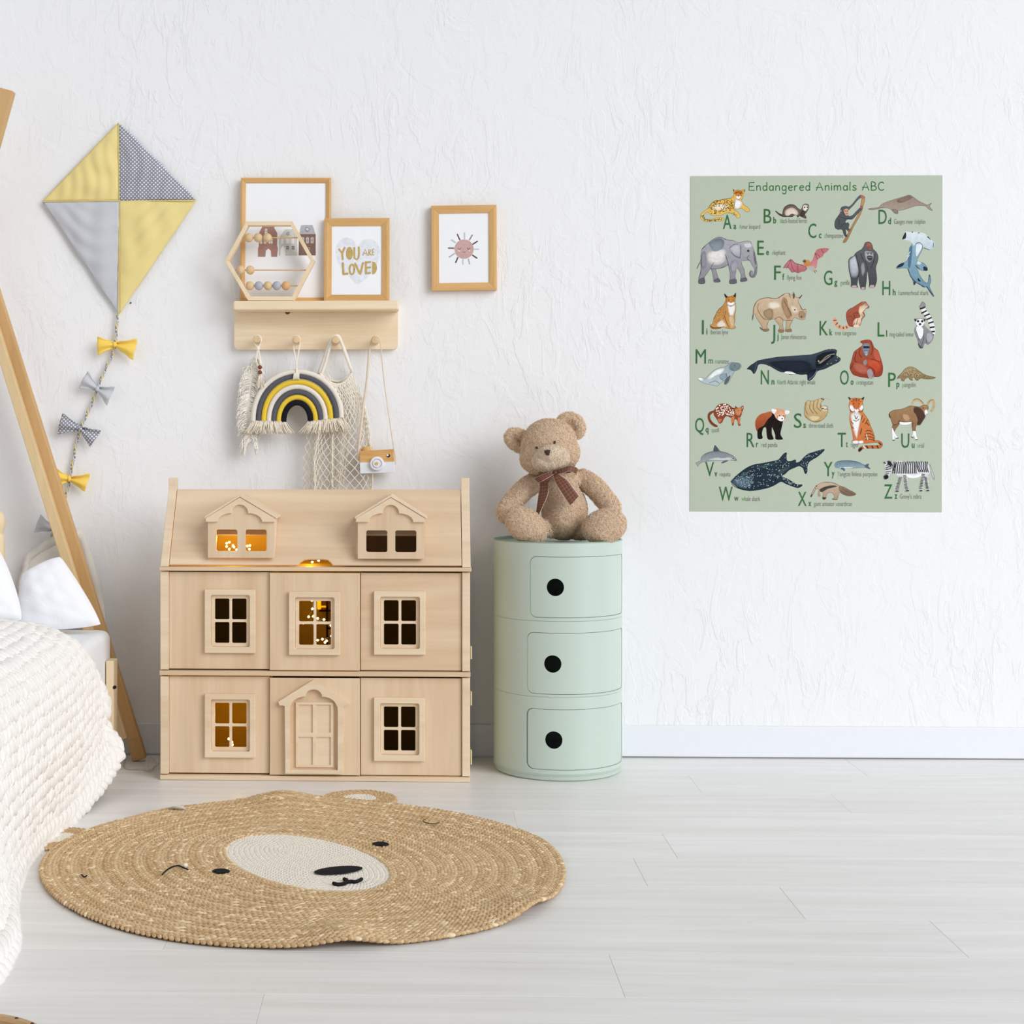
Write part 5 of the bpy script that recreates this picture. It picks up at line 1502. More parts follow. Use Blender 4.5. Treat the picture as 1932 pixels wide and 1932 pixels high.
# ------------------------------------------------------------------ round wooden tray in the near left corner
q = floor_at(-108, 1992, .045)
tray = thing('round_tray', 'tan round wooden tray rim in the lower left corner of the floor', 'tray', (q.x, q.y, 0))
tw = wood('tan tray wood', (214, 180, 136), (188, 150, 106), 0, 30, .5, .3)
MB().lathe([(.0001, .004), (.115, .004), (.122, .010), (.124, .046), (.128, .050), (.136, .050), (.139, .046), (.137, .012), (.128, .0005), (.0001, .0005)], n=72).build('rim', tw, tray, local=True, smooth=35)
for k in range(26):
    a = 2 * PI * k / 26 + .1
    MB().ell((.132 * math.cos(a), .132 * math.sin(a), .0503), (.0026, .0026, .0012), nu=8, nv=6).build('stud', plain('dark stud', (74, 58, 46)) if k == 0 else bpy.data.materials['dark stud'], tray, local=True, smooth=180)
# ------------------------------------------------------------------ animal alphabet poster
PW0, PH0, PW1, PH1 = 1302.0, 331.5, 1777.5, 965.5
_c = [at(x, y, -.0012) for x, y in ((PW0, PH0), (PW1, PH0), (PW0, PH1), (PW1, PH1))]
PC = sum(_c, Vector()) / 4
PU = ((_c[1] - _c[0]) + (_c[3] - _c[2])) / 2 / (PW1 - PW0)
PV = ((_c[2] - _c[0]) + (_c[3] - _c[1])) / 2 / (PH1 - PH0)
PV = (PV - PU * PV.dot(PU) / PU.length_squared)
poster = thing('poster', 'sage green animal alphabet poster with green lettering on the white wall', 'poster', PC)
def pfn(x, y, d=0): return PC + PU * (x - (PW0 + PW1) / 2) + PV * (y - (PH0 + PH1) / 2) + Vector((0, -d, 0))
q = [pfn(*c) for c in ((PW0, PH0), (PW1, PH0), (PW1, PH1), (PW0, PH1))]
qb = [p + Vector((0, .0008, 0)) for p in q]
MB().add(q + qb, [(0, 1, 2, 3), (7, 6, 5, 4), (0, 4, 5, 1), (1, 5, 6, 2), (2, 6, 7, 3), (3, 7, 4, 0)]).build('sheet', plain('sage green paper', (187, 196, 178), .7, .15, .008, 60), poster)
QUAD = {1: (1290, 320), 2: (1530, 320), 3: (1290, 540), 4: (1530, 540), 5: (1290, 730), 6: (1530, 730)}
DG, SG, LG, TX = (60, 112, 66), (58, 118, 66), (92, 196, 84), (112, 120, 110)
def qfn(qd):
    ox, oy = QUAD[qd]
    return lambda x, y, d=0: pfn(ox + x / .74308, oy + y / .74308, d)
def pts_(s): return [tuple(float(v) for v in p.split()) for p in s.split(',')]
def rgb(s): return tuple(int(v) for v in s.split())
def inpoly(x, y, P):
    c = False; j = len(P) - 1
    for i in range(len(P)):
        if (P[i][1] > y) != (P[j][1] > y) and x < (P[j][0] - P[i][0]) * (y - P[i][1]) / (P[j][1] - P[i][1]) + P[i][0]: c = not c
        j = i
    return c
def animal(name, qd, ops):
    P = Print(qfn(qd), .00003); rnd = random.Random(name); outline = None
    for op in ops:
        head_, data = op.split('|'); h = head_.split()
        if h[0] == 'p':      # filled shape, optional second colour towards the bottom
            c = rgb(' '.join(h[1:4])); c2 = rgb(' '.join(h[4:7])) if len(h) > 6 else None
            S_ = pts_(data); ar = abs(sum(S_[i - 1][0] * S_[i][1] - S_[i][0] * S_[i - 1][1] for i in range(len(S_)))) / 2
            if outline is None:
                outline = S_; P.poly(S_, c, 3, c2)
                P.stroke([(q.x, q.y) for q in catmull([(x, y, 0) for x, y in S_ + S_[:1]], 3, False)], .45, tuple(v * .55 for v in (c2 or c)))
            elif ar > 14 and all(inpoly(x, y, outline) or min((x - a) ** 2 + (y - b) ** 2 for a, b in outline) < 4 for x, y in S_): P.wash(S_, c, 3, c2)
            else: P.poly(S_, c, 3, c2)
        elif h[0] == 'P': P.poly(pts_(data), rgb(' '.join(h[1:4])))
        elif h[0] == 'l':    # pen stroke
            for seg in data.split(';'): P.stroke(pts_(seg), float(h[4]), rgb(' '.join(h[1:4])), 4)
        elif h[0] == 'd':
            for x, y in pts_(data): P.dot(x, y, float(h[4]), rgb(' '.join(h[1:4])))
            P.k += 1
        elif h[0] == 's':    # spots scattered inside a shape
            S_ = pts_(data); n = int(h[5]); r = float(h[4]); xs = [p[0] for p in S_]; ys = [p[1] for p in S_]; got = []
            for _ in range(n * 30):
                if len(got) >= n: break
                x, y = rnd.uniform(min(xs), max(xs)), rnd.uniform(min(ys), max(ys))
                if inpoly(x, y, S_) and all((x - a) ** 2 + (y - b) ** 2 > (r * 1.9) ** 2 for a, b in got):
                    got.append((x, y)); P.dot(x, y, r * rnd.uniform(.7, 1.25), rgb(' '.join(h[1:4])), r * rnd.uniform(.6, 1.2), 7)
            P.k += 1
    return P.build(name, poster)
animal('leopard_picture', 1, [
 'p 228 176 72 236 200 110|69 27,72 29,76 28,80 29,83 28,86 27,85 31,83 35,83 39,81 43,83 47,85 50,89 52,92 56,92 58,88 59,84 56,81 54,76 55,70 56,74 58,78 62,79 66,76 68,73 66,71 62,66 61,60 60,56 62,52 64,45 64,39 64,35 60,33 59,29 62,26 65,27 68,32 70,40 69,47 67,54 67,57 70,50 72,41 72,33 73,27 71,23 67,24 62,28 58,34 54,36 51,40 46,44 43,52 42,60 41,65 40,69 37,70 33',
 'p 246 232 198|40 52,46 48,55 47,62 50,58 56,48 57,42 57', 'p 250 248 246|72 41,79 43,82 46,80 52,76 55,72 54,70 49',
 'p 214 130 54|72 30,76 29,82 30,81 35,76 38,72 35', 'p 252 250 246|73 37,76 36,80 37,79 41,76 43,74 41',
 's 62 44 22 .85 62|38 48,44 44,60 42,68 42,70 52,60 57,48 62,38 62,35 56', 's 70 46 22 .8 22|25 65,29 71,40 72,54 70,54 68,40 70,30 69,28 63', 's 84 54 24 .6 30|62 60,72 60,76 66,66 62,62 52,66 46,70 42,69 55', 's 84 54 24 .6 14|70 30,83 30,82 37,71 37',
 'd 40 32 24 .8|74 32.5,79.5 32.5', 'd 120 60 40 .9|76.5 36.5', 'l 70 50 30 .5|34 54,40 46,52 42,66 40;72 42,71 48,70 55;52 58,57 53,58 48;74 40,76.5 42,79 40',
 'd 110 70 30 .9|70 29,85 29.5'])
animal('ferret_picture', 1, [
 'p 118 102 92 92 80 74|129 58,133 61,138 63,139 58,141 53,145 50,150 48.5,156 50,160 54,164 56,166 53,167 50,170 48,174 48.5,175.5 51,175 55,172 60,170 63,172 67,170.5 68.5,165 66,162 65,160 67,158 64,155 64,152 66,146 66,139 66,133 63',
 'p 226 206 186 238 222 204|142 58,147 54,153 53,159 57,161 62,158 64,152 62,146 65,142 63', 'p 240 234 226|167.5 50,172 49.5,175 52,173 57,169 58,167 55',
 'p 70 60 58|166 57,170 59,168 66,163 64', 'd 48 42 42 1.1|169.6 53,173.4 52.8', 'd 60 50 50 .6|173 56', 'l 70 60 56 .6|140 56,146 50.5,154 50;130 59,138 64', 'l 74 64 60 1.6|129 58,133 61.5,139 64'])
animal('chimpanzee_picture', 2, [
 'p 196 152 100 168 124 84|73.5 38,75.5 42,73.5 50,71.5 58,67.5 67,61.5 77,57.5 85,52.5 96,48.5 102,45 102,48 96,53 88,58 78,64 67,68 59,70 49,71.5 41',
 'p 92 100 104 78 80 82|42 54,44 52,49 51,53 52,57 49,62 43,66 38,70 35.5,74 37,76 39,74 41,71 40,68 41,64 45,60 50,55 55,52 59,53 65,58 64,63 59,68 54,71 52,73 54,70 58,64 64,58 70,52 70,49 72,49 75,52 74,54 77,53 82,56 85,52 86,49 84,50 91,52 93,49 95,46 91,44 85,41 84,38 84.5,34 82,33 77,34 71,38 65,40 62,41 59.5,41 57',
 'p 212 160 138|46 57,49 55,52 55.5,52.5 60,52 64,49 64.5,47 61', 'd 40 34 34 .7|48 58,51 58', 'l 70 40 40 .6|49 62,52 62', 'l 56 60 62 .7|38 65,46 68,56 69;42 80,47 76,52 75;40 70,39 78;44 60,50 66',
 'p 180 112 96|70 36,74 37,75.5 40,73 41,70 40', 'p 160 104 84|69 51,72 51,73 54,70 55', 'p 150 96 78|51 86,55 83,57 82,54 87', 'd 212 160 138 1|42 58'])
animal('river_dolphin_picture', 2, [
 'p 152 132 118 176 160 146|81 55,88 54,95 53,99 49,105 46,114 43,124 40,131 38,137 36,142 38,150 44,158 48,163 50,169 47,166 52,169 56,170 58,165 56,161 52,157 51,148 51,138 54,128 57,122 58,122 62,118 62,114 58,110 55,104 54,97 54.5,88 56.5,81 56',
 'p 140 118 102|120 43,131 39,137 37,142 40,132 45,124 47', 'p 146 128 116|113 56,120 56,122 61,117 61', 'd 80 70 64 .5|102 50', 'l 128 108 96 .5|82 55.6,90 55,97 53.5,102 53'])
animal('elephant_picture', 1, [
 'p 178 178 184 140 138 146|24 117,25 112,28 108,33 104,38 100,43 96.5,50 94.5,56 96,62 98.5,70 99.5,76 102,82 101,88 100,93 100.5,95 103,96 107,98 112,100 118,101 125,103 132,103 140,102 147,99 151,95.5 151.5,92.5 149,92 145,94 141.5,97 143,96 147,98 146,99 141,98 137,95 132,93 128,90 127,84 128,81 128,82 134,85 140,86 148,89 155,85 157,80 157,80 152,80 146,76 139,74 137,73 144,72 150,74.5 158,71 160,67 160,64 159,65 150,64 140,62 133,56 136,50 138.5,45 139,47 147,49 153,51.5 157,46 158,42 157,41 150,39 141,37 139,33 145,29 151,30 158,27 160,21 159.5,20.5 155,22 149,24 143,24 135,23 130,21 134,18.5 139,19 136,22 130,24 125',
 'p 242 238 232 226 222 220|32 118,40 113,50 111,58 112,60 121,57 130,48 134,38 133,33 128', 'p 118 122 134 150 168 176|35 103,44 97,51 95.5,57 100,55 109,48 114,41 114,37 108',
 'p 206 206 212 176 176 184|64 110,70 105,75 104,79 106,80 115,79 123,76 122,71 121,67 116', 'p 216 214 220|84 103,94 103,96 108,90 110,85 108',
 'p 104 100 112|21 154,28 151,30 158,27 160,21 159.5', 'p 104 100 112|64 155,73 153,74.5 158,71 160,65 160', 'p 104 100 112|43 154,49 152,51.5 157,43 157', 'p 104 100 112|80 153,87 151,89 155,80 157',
 'p 116 112 120|98 112,100 118,102 126,101 134,98 124', 'd 58 54 60 1.7|90.5 113.8', 'l 96 92 102 .8|102 136,100 146,96 150,93 147,94 143', 'l 84 82 90 .55|64 110,70 105,76 104;80 106,80 116,79 124;67 116,72 121,79 124;58 118,62 130,64 140;25 112,33 104,44 96,52 94.6,60 98,70 99.5;37 139,42 130;38 139,52 138,62 134;92 120,89 124,93 128;24 120,24 140,21 152',
 'p 168 166 176|66 132,72 126,76 132,73 142,67 144', 'p 150 148 158|25 118,30 114,32 128,30 138,25 136'])
animal('flying_fox_picture', 1, [
 'p 206 132 136 180 104 112|140 138,143 133,150 126,155 130,160 132.5,167 134,173 138,170 142,165 143,160 145,156 143,152 144,148 139,145 137', 'p 190 112 116 210 140 142|175 134,181 126,184 117,187 112,193 110.5,198 110,204 111,201 115,197 118,195 122,191 124,188 127,187 134,185 139,181 137',
 'p 214 152 88 200 128 72|168 131,172 127,176 127,178 132,176 135,171 136', 'p 186 180 166|174 136,180 135,184 138,186 142,183 143,178 141', 'p 120 92 70|167 128,170 126,172 128,170 131', 'd 40 30 26 .5|168 129,170.5 128.6',
 'l 128 66 76 .55|150 126,152 136,156 143;150 126,147 134,144 139;160 132,160 144;184 117,190 121,191 124;184 117,188 126;193 111,196 117;140 138,143 133,150 126,156 131,168 134', 'l 120 90 70 .6|183 142,185 145;185 141,187 143'])
animal('gorilla_picture', 2, [
 'p 100 102 106 70 72 76|74 108,76 103,79 101.5,83 102,86 106,87 111,90 114,93 118,94.5 124,93 131,91 138,92 147,92.5 155,91 161,89 165,82 165,82 160,81 152,80 145,79 142,78.5 148,78 156,77 163,76 168,71 168,69 163,67 155,67 147,66 154,65 162,66 165,57 165,56.5 160,56 152,54 144,53 135,53 127,56 123,60 121,63 117,67 114,71 112',
 'p 214 220 228 160 166 174|54 128,58 123,62 121,64 127,66 135,67 142,65 150,58 151,55 143', 'p 176 102 92 150 84 78|77 104,80 102,84 104,86 110,84 114,81 113,78 109', 'p 178 178 182|75 115,81 114,87 116,88 122,86 127,82 130,77 126',
 'p 130 96 92|80 108,85 109,86 114,81 114', 'l 36 36 38 1.0|78 117,86 117', 'd 40 40 42 .8|80 118.5,84.5 118.5', 'p 64 64 68|79 121,86 121,86 126,82 128,79 125', 'l 190 190 192 .5|80 123,85 123', 'l 56 58 62 .7|63 119,66 130,68 142,67 150;76 128,79 136,79 142;90 118,88 130,84 138;70 118,74 128', 'p 148 150 154|70 134,74 130,76 142,72 150',
 'p 190 170 176|57 163,63 162,65 165,58 166', 'p 190 170 176|71 165,76 165,75 168.5,71 168.5', 'p 190 170 176|83 162,89 162,88 166,82 166'])
animal('hammerhead_picture', 2, [
 'p 150 182 200 104 140 162|142 101,150 103,156 106,156 112,153 118,150 124,149 128,157 131,162 136,163 141,158 142,151 140,148 136,150 143,153 149,157 155,161 159,164 158,165 152,166 147,168 152,168 158,166 163,168 169,172 177,171 178,166 171,162 165,157 165,153 161,148 157,146 160,144 162,143 156,140 150,137 143,136 139,130 138,121 139,120 137,124 133,131 130,135 128,137 120,139 112,141 106',
 'p 226 234 238 196 212 220|128 98,130 92,133 87,138 88,146 87.5,152 88,159 90,164 94,168 98,173 103,172 108,168 113,162 111,157 107,152 103,147 104,144 107,141 103,137 100,133 99', 'p 228 236 240|148 105,154 104,156 108,152 116,148 122,147 114', 'p 210 224 232|150 128,155 131,152 134,148 132', 'p 86 118 144|138 110,142 108,141 124,139 138,136 134',
 'p 40 54 72|120 138,124 133,131 131,128 136', 'p 40 54 72|158 136,163 138,163 142,158 141', 'p 44 50 62|128 98,130 92,133 88,133 96', 'p 48 60 76|164 94,168 99,163 95', 'p 36 46 60|150 152,154 157,150 156', 'p 50 66 84|144 157,147 159,145 162', 'l 44 62 82 .9|136 139,140 150,146 157,154 162,160 165;162 164,167 171,172 177;166 148,165 155', 'l 50 72 92 .6|147 104,152 102.6,156 106;146 134,152 139;158 110,166 113;172 103,171 109', 'l 240 244 246 .8|135 122,139 115;134 126,138 120', 'd 30 36 44 .8|142 88,151 89'])
animal('lynx_picture', 3, [
 'p 190 134 72 206 154 92|57 10,61 14,66 14,71 12,73 9,73 15,72 20,73 26,73 33,72 40,72 48,71 54,73 58,70 60,65 60,60 59,55 58,48 60,41 60,38 58,37 54,40 53,42 47,45 40,48 34,54 28,58 22,59 17',
 'p 248 244 238|61 24,66 27,72 25,72.5 32,70 40,67 46,64 40,62 32', 'p 240 226 204|46 54,53 47,57 50,60 57,50 58', 'p 222 190 150|63 42,70 42,71 56,66 58', 'p 52 40 32|57 10,61 14,61 16,58 15', 'p 52 40 32|73 9,73 15,70 14', 'p 206 140 70|60 17,66 14,72 17,72 22,66 25,60 23', 'p 252 250 246|61 22,66 23,72 22,70 26,66 27,62 26',
 'd 52 38 26 .8|63.5 19.5,69 19.5', 'd 120 60 44 .8|66.4 22.5', 's 108 70 36 .45 40|45 40,54 29,60 30,60 44,50 50,42 55,40 52', 'l 96 64 36 .5|54 28,48 34,42 46;57 40,60 50,64 58;41 59,50 58,58 56;61 26,66 28,71 26', 'l 90 60 34 1.2|38 56,42 58.5,52 58'])
animal('rhino_picture', 3, [
 'p 214 190 160 190 162 130|98 31,100 25,104 20,110 17,117 16,124 17,131 17,137 13,142 10.5,148 10,152 13,154 8,156 12,157 15,162 16,166 12,165 15,161 20,163 26,165 31,168 33,171 32,172 36,171 41,170 46,165 47,159 45,155 44,152 50,149 57,152 62,150 64,143 63,144 55,144 49,140 48,139 55,141 63,138 65,133 63,135 57,131 51,127 46,120 48,118 53,117 57,120 61,118 63,112 63,110 57,106 50,102 44,99 38,97 47,96 46,98 36',
 'p 176 142 110|139 16,145 18,147 28,152 40,146 46,141 38,137 26', 'p 172 144 114|113 34,122 31,126 36,125 45,118 46,112 40', 'p 240 226 206|120 22,132 22,137 28,130 32,118 30', 'p 226 208 186|150 26,158 28,162 36,156 40,150 34', 'p 170 144 110|162 36,168 35,171 40,168 45,162 44',
 'p 104 84 66|153 12,155 9,156 15,154 18', 'l 70 56 46 .9|162 17,166 12.5', 'd 50 38 30 1.0|156 33', 'd 84 62 48 1.1|165.5 42.5', 'l 112 86 64 .6|105 24,104 32,108 40,114 46,126 46;128 46,134 43,140 47;141 20,146 30,152 42;98 31,104 20,117 16,131 17,142 10.5;163 26,167 33,171 32;144 48,152 48;148 10,150 16', 'l 90 66 50 .5|98 32,97 46', 'p 150 120 94|112 60,119 60,119 63,112 63', 'p 150 120 94|133 61,140 61,140 65,134 65', 'p 150 120 94|143 61,151 60,151 64,143 63.5', 'p 120 112 104|107 57,111 60,111 62,108 60'])
animal('tree_kangaroo_picture', 4, [
 'l 226 170 136 5|34 45,34 50,38 56,44 58.5,50 58,55 54', 'l 140 80 60 1.6|32 48,36 48;35 54,38 51;40 58,41 55;46 60,46 57;51 59,50 56',
 'p 176 92 70 156 80 62|71 22,74 22,77 22,80 26,82 29,80 31,76 32,74 36,76 41,74 44,72 46,71 51,69 55,65 57,60 57,55 56,53 54,51 49,50 44,50 38,53 33,59 30,65 26,70 23', 'p 242 216 184 236 202 172|68 29,73 26,77 24,81 28.5,76 32,73 37,75 42,71 46,71 52,66 57,60 56,59 51,62 46,66 44,67 38', 'p 158 82 64|60 38,66 36,70 42,66 45,61 44', 'p 180 110 84|71 22,77 22,74 26,70 26',
 'd 40 28 24 .6|77 26.5', 'd 60 40 36 .5|81.6 29', 'l 116 60 46 .6|51 44,57 42,60 48;60 38,62 46;66 46,64 54;71 40,74 44;59 56,62 52', 'p 244 214 186|60 55,66 54,68 57,61 58'])
animal('lemur_picture', 4, [
 'l 240 240 240 6.4|156 25,158 33,163 40,168 50,171 60,171 67', 'p 150 150 150|152 29,156 22,160 25,160 30,155 32', 'l 44 42 44 2.1|153 32,160 29.5;155 38,162 34.5;159 42,166 39;162 47,169 44;165 52,171.5 50;167 58,173 57;168 64,173.5 63.5;169 69,172 68',
 'p 160 160 164 132 132 136|145 46,149 45,156 45,160 46,159 51,160 56,165 61,170 65,172 72,168 79,164 82,160 80,158 84,157 87,154 86,151 81,149 74,146 67,145 60,148 54', 'p 248 248 248|148 57,155 57,158 63,156 71,153 74,149 67', 'p 246 246 246|147 49,153 46,159 48.5,158 54,153 57.5,148 54', 'p 54 52 54|144.6 46,148 47,147 50', 'p 54 52 54|161 45.6,158 47,159 50', 'd 40 36 38 1.7|150.2 49.2,156 49.2', 'd 36 32 34 1.7|153 53.4', 'l 80 80 84 .6|158 62,158 74,155 84;162 68,162 80;148 64,152 76', 'p 80 80 84|150 80,154 84,157 86,153 87', 'p 176 176 180|163 66,169 67,170 74,165 79,162 74'])
animal('manatee_picture', 3, [
 'p 150 170 178 190 204 208|19 130,22 128,26 128,30 130,36 124,44 117,52 114,58 113,62 110,66 107,72 107,78 108,81 111,80 115,76 118,72 119,69 124,66 129,64 134,60 138,57 137,58 133,52 136,47 140,42 139,36 138,28 136,23 133', 'p 244 248 246|33 129,44 118,52 115,58 115,54 122,44 126,37 131', 'p 248 250 248|19 130,23 128,28 130,26 133', 'p 122 138 142|66 108,74 107,80 110,78 116,70 119,64 116', 'p 96 104 104|60 129,66 125,63 134,59 138,57 136', 'p 148 168 178|52 124,60 122,60 128,54 131,50 128', 'd 44 50 52 .6|71.5 111', 'l 88 104 110 .6|60 122,61 128,57 132,52 130;80 112,76 116;36 136,44 133,50 136;66 114,70 118'])
animal('right_whale_picture', 3, [
 'p 66 78 92 20 28 38|89 116,94 111,99 108,103 105,110 103,122 101,135 99,150 98,165 97,178 96,186 94,192 92,199 89.5,208 88,215 90,214 97,220 101,218 106,208 111,198 116,188 119,184 126,178 132,174 131,174 124,165 124,158 123,150 124,143 121,136 120,128 116,121 112,112 109,105 110,103 116,99 123,96 119,93 117',
 'p 238 242 244|141 121,149 118.5,154 121,158 123,150 123.5', 'p 34 42 54|120 107,150 104,176 106,180 118,160 121,140 118', 'p 26 30 38|186 100,192 95,200 92,212 91,212 98,204 104,196 112,186 114', 'l 138 136 122 1.6|190 108,195 104,200 99,206 96,212 95', 'l 220 214 190 .5|192 108,200 102,206 98', 'd 232 214 150 1.0|189.5 105', 'd 222 200 140 .6|206 88,216 100,214 104,207 108,202 109', 'p 12 18 28 44 60 80|174 121,184 116,186 118,182 126,177 132,174 130', 'l 150 168 188 .5|176 131,183 125,187 118', 'l 92 108 124 .6|103 106,101 114,99 121'])
animal('orangutan_picture', 4, [
 'p 180 92 66 150 64 44|70 77,74 76,79 75,84 76,87 81,89 86,94 90,97 97,99 104,101 112,101 119,99 125,94 127,88 127,82 129,76 128,69 127,60 124,56 118,55 112,57 106,59 98,61 92,66 88,70 85,73 82', 'p 210 92 62 186 72 48|77 103,86 101,95 103,100 111,98 120,92 124,86 118,79 112', 'p 188 104 82|58 110,66 106,78 112,82 120,76 124,64 120', 'p 196 96 68|90 89,96 94,98 104,92 104,88 96', 'p 150 164 178 110 122 136|73 82,77 79.5,82 81,83 87,81 95,78 99,75 97,73 91,72 86',
 'p 44 56 70|74 84,82 84,82 87,74 87', 'd 20 24 32 .9|75.6 85.5,80.4 85.5', 'd 50 54 64 .6|76.5 90,79 90', 'p 176 186 194|75 92,80 91.5,80 96,77.5 98', 'l 60 60 70 .6|75.5 94,80.5 93.6', 'p 168 156 158|79 119,84 116,88 123,88 129,82 129', 'p 160 142 140|73 106,78 102,79 108,76 112', 'l 110 44 34 .7|64 92,62 104,66 107;70 86,68 94,72 100;96 106,92 104,84 102;82 112,90 119,86 127;60 108,56 116;84 78,87 88,84 97', 'p 170 78 52|69 78,76 76,84 77,80 79,72 80'])
animal('pangolin_picture', 4, [
 'p 178 156 114 140 118 82|121 130,123 126,128 121,132 116,138 113,145 114,151 118,158 123,166 126,172 127,175 128,170 130,160 130,154 129,150 132,147 131,145 128,142 129,143 132,139 131,137 128,132 130,131 133,127 132,127 129,123 129', 's 96 78 48 .55 110|124 126,132 117,139 114,145 115,158 124,174 128,160 129,150 128,136 127,126 127', 's 216 200 156 .5 60|126 124,134 117,142 115,156 124,150 127,134 126', 'd 40 32 24 .5|123.5 127'])
animal('quoll_picture', 5, [
 'p 140 66 44 150 76 52|43 33,47 27,51 24.5,57 23.5,63 25,68 29,72 30,73 27,75 29,79 30,82 27,84 27,84 31,82 36,81 40,79 44,79 50,80 54,77 54,76 48,73 45,71 48,70 54,68 53,69 47,66 43,60 41,57 44,55 48,53 51,50 51,48 48,46 44,43 40,42 36,39 38,37 41,38 46,42 51,48 55,45 56.5,39 53,35 47,34 41,36 36', 'p 214 138 92|72 31,76 30,82 28,82 36,78 41,73 39', 'p 206 128 84|67 42,72 41,71 49,68 52', 'p 206 128 84|76 43,80 43,79 52,77 53', 'p 200 122 84|47 45,54 45,52 50,49 50', 's 250 240 228 1.15 40|45 32,50 26,58 24.5,66 28,72 33,70 40,60 40,48 41', 'd 30 20 18 .6|77 33.5,81 33', 'd 60 30 26 .6|80.5 38', 'l 96 40 28 .6|36 38,36 45,40 51,46 55', 'p 230 170 140|82 28,84 28,83 31'])
animal('red_panda_picture', 5, [
 'p 30 22 22|104 50,112 50,118 44,124 36,131 44,139 47,138 56,136 66,139 72,139 73.5,130 73.5,129 67,125 57,124 58,124 66,126 71,126 73.5,119 73.5,117 66,116 57,112 58,110 66,111 72,105 72.5,104 66', 'p 190 104 62 150 68 40|101 55,101 48,104 42,109 38,116 36,123 34.5,124 40,118 46,113 54,106 58,103 62', 'p 226 160 114 240 200 170|126 33,130 31,137 31,143 34,144 41,142 46,137 48.5,131 45,128 40', 'p 252 250 248|124 31,128 31.5,131 33,127 38,124 34', 'p 252 250 248|143 33,149 34,147 38,143 38', 'p 252 248 244|132 43,136 41,141 42,141 46,137 48,133 46.5', 'd 34 24 22 .9|135 40.4,140.4 40.8', 'd 26 20 20 1.0|138.6 44.6', 'l 190 116 80 1|132 40,132 45;143 40,142 45', 'l 60 36 26 .8|118 47,116 57;128 48,124 57'])
animal('sloth_picture', 6, [
 'l 196 186 150 .8|-12 20,-8 22.5,-3 23;14 17,22 16,28 18', 'p 214 190 146 190 158 104|-9 37,-8 25,-4 19,1 20,6 19,11 17,15 16,18 16,19 18,16 20,14 25,15 28,19 26,23 27,24.5 31,24 36,22 41,17 46,11 49,4 49,-2 46,-7 42', 'p 228 206 160|-4 42,4 40,14 42,10 47,2 48', 'p 236 222 192|15 29,18 26.5,23 28,24 32,21 34,17 33.5', 'l 70 52 36 1.1|15.5 31,18 30,19 31;21 31,23.5 31', 'd 40 30 24 .7|20 32', 'l 130 104 62 .7|-6 22,-7 32,-4 38;0 20,-1 30,4 37;5 20,4 30,10 38;11 18,9 28,15 34;15 25,14 30', 'l 92 70 44 1|15 16.5,19 18', 'l 150 120 70 .7|-8 40,-2 46,6 49,14 47'])
animal('tiger_picture', 6, [
 'p 222 138 78 204 116 66|53 14,56 16,62 15.5,68 16,72 16,75 14,74 18,73 22,74 28,73 34,77 40,81 46,84 54,87 61,90 70,90 75,95 75,100 78,101 82,97 86,90 86,82 86,75 86,71 89,68 91,67 88,70 84,76 82.5,84 82,92 82,97 81,94 78,86 78,80 79,74 79,67 79,60 79,58 76,60 74,59 66,57 57,55 48,55 40,56 34,54 29,54 24,55 19', 'p 250 248 246|56 40,60 35,68 36,71 42,69 52,67 62,65 72,62 66,59 55', 'p 252 250 248|54.5 27,58 25,62 32,60 35,56 32', 'p 252 250 248|68 31,72 25,74 28,72 33', 'p 252 250 248|61 32,64 30.5,68 32,66 36,63 36', 'p 206 112 58|59 18,64 16,69 18,68 28,64 30,60 28',
 'd 40 32 26 .8|60.5 23.5,68 23.5', 'p 206 120 100|62.5 28,66 28,64.3 30', 'l 60 46 38 .65|59 17,61 19;64 16,64 20;69 17,67 19;57 20,59 21;71 20,69.5 21;55 32,58 35,62 34;74 31,71 35,67 34;64.3 30,64.3 32', 'l 70 48 36 .7|77 62,82 61,86 63;76 66,83 65,88 68;76 70,83 69.5,89 72;77 74,84 73,90 75;79 50,82 54;80 46,77 52;57 48,60 52;58 56,61 58;73 40,71 46;76 44,73 50;72 58,70 66;62 40,64 45,66 41;60 46,64 48,68 45', 'p 40 32 30|67 88,71 84.5,73 86,69 91', 'l 250 246 240 1.6|74 83,77 86', 'l 50 38 32 1.2|78 82,81 86;86 82.5,88 86;93 82,95 85.5;96 78,99 81', 'p 252 248 246|58.5 76,66 75,67 79,60 79.5', 'p 252 248 246|67 76,73 75,74 78.5,68 79', 'p 50 38 34|53 14,56 16,55 18', 'p 50 38 34|75 14,72 16,73.6 18', 'l 240 228 216 1.2|78 66,80 74'])
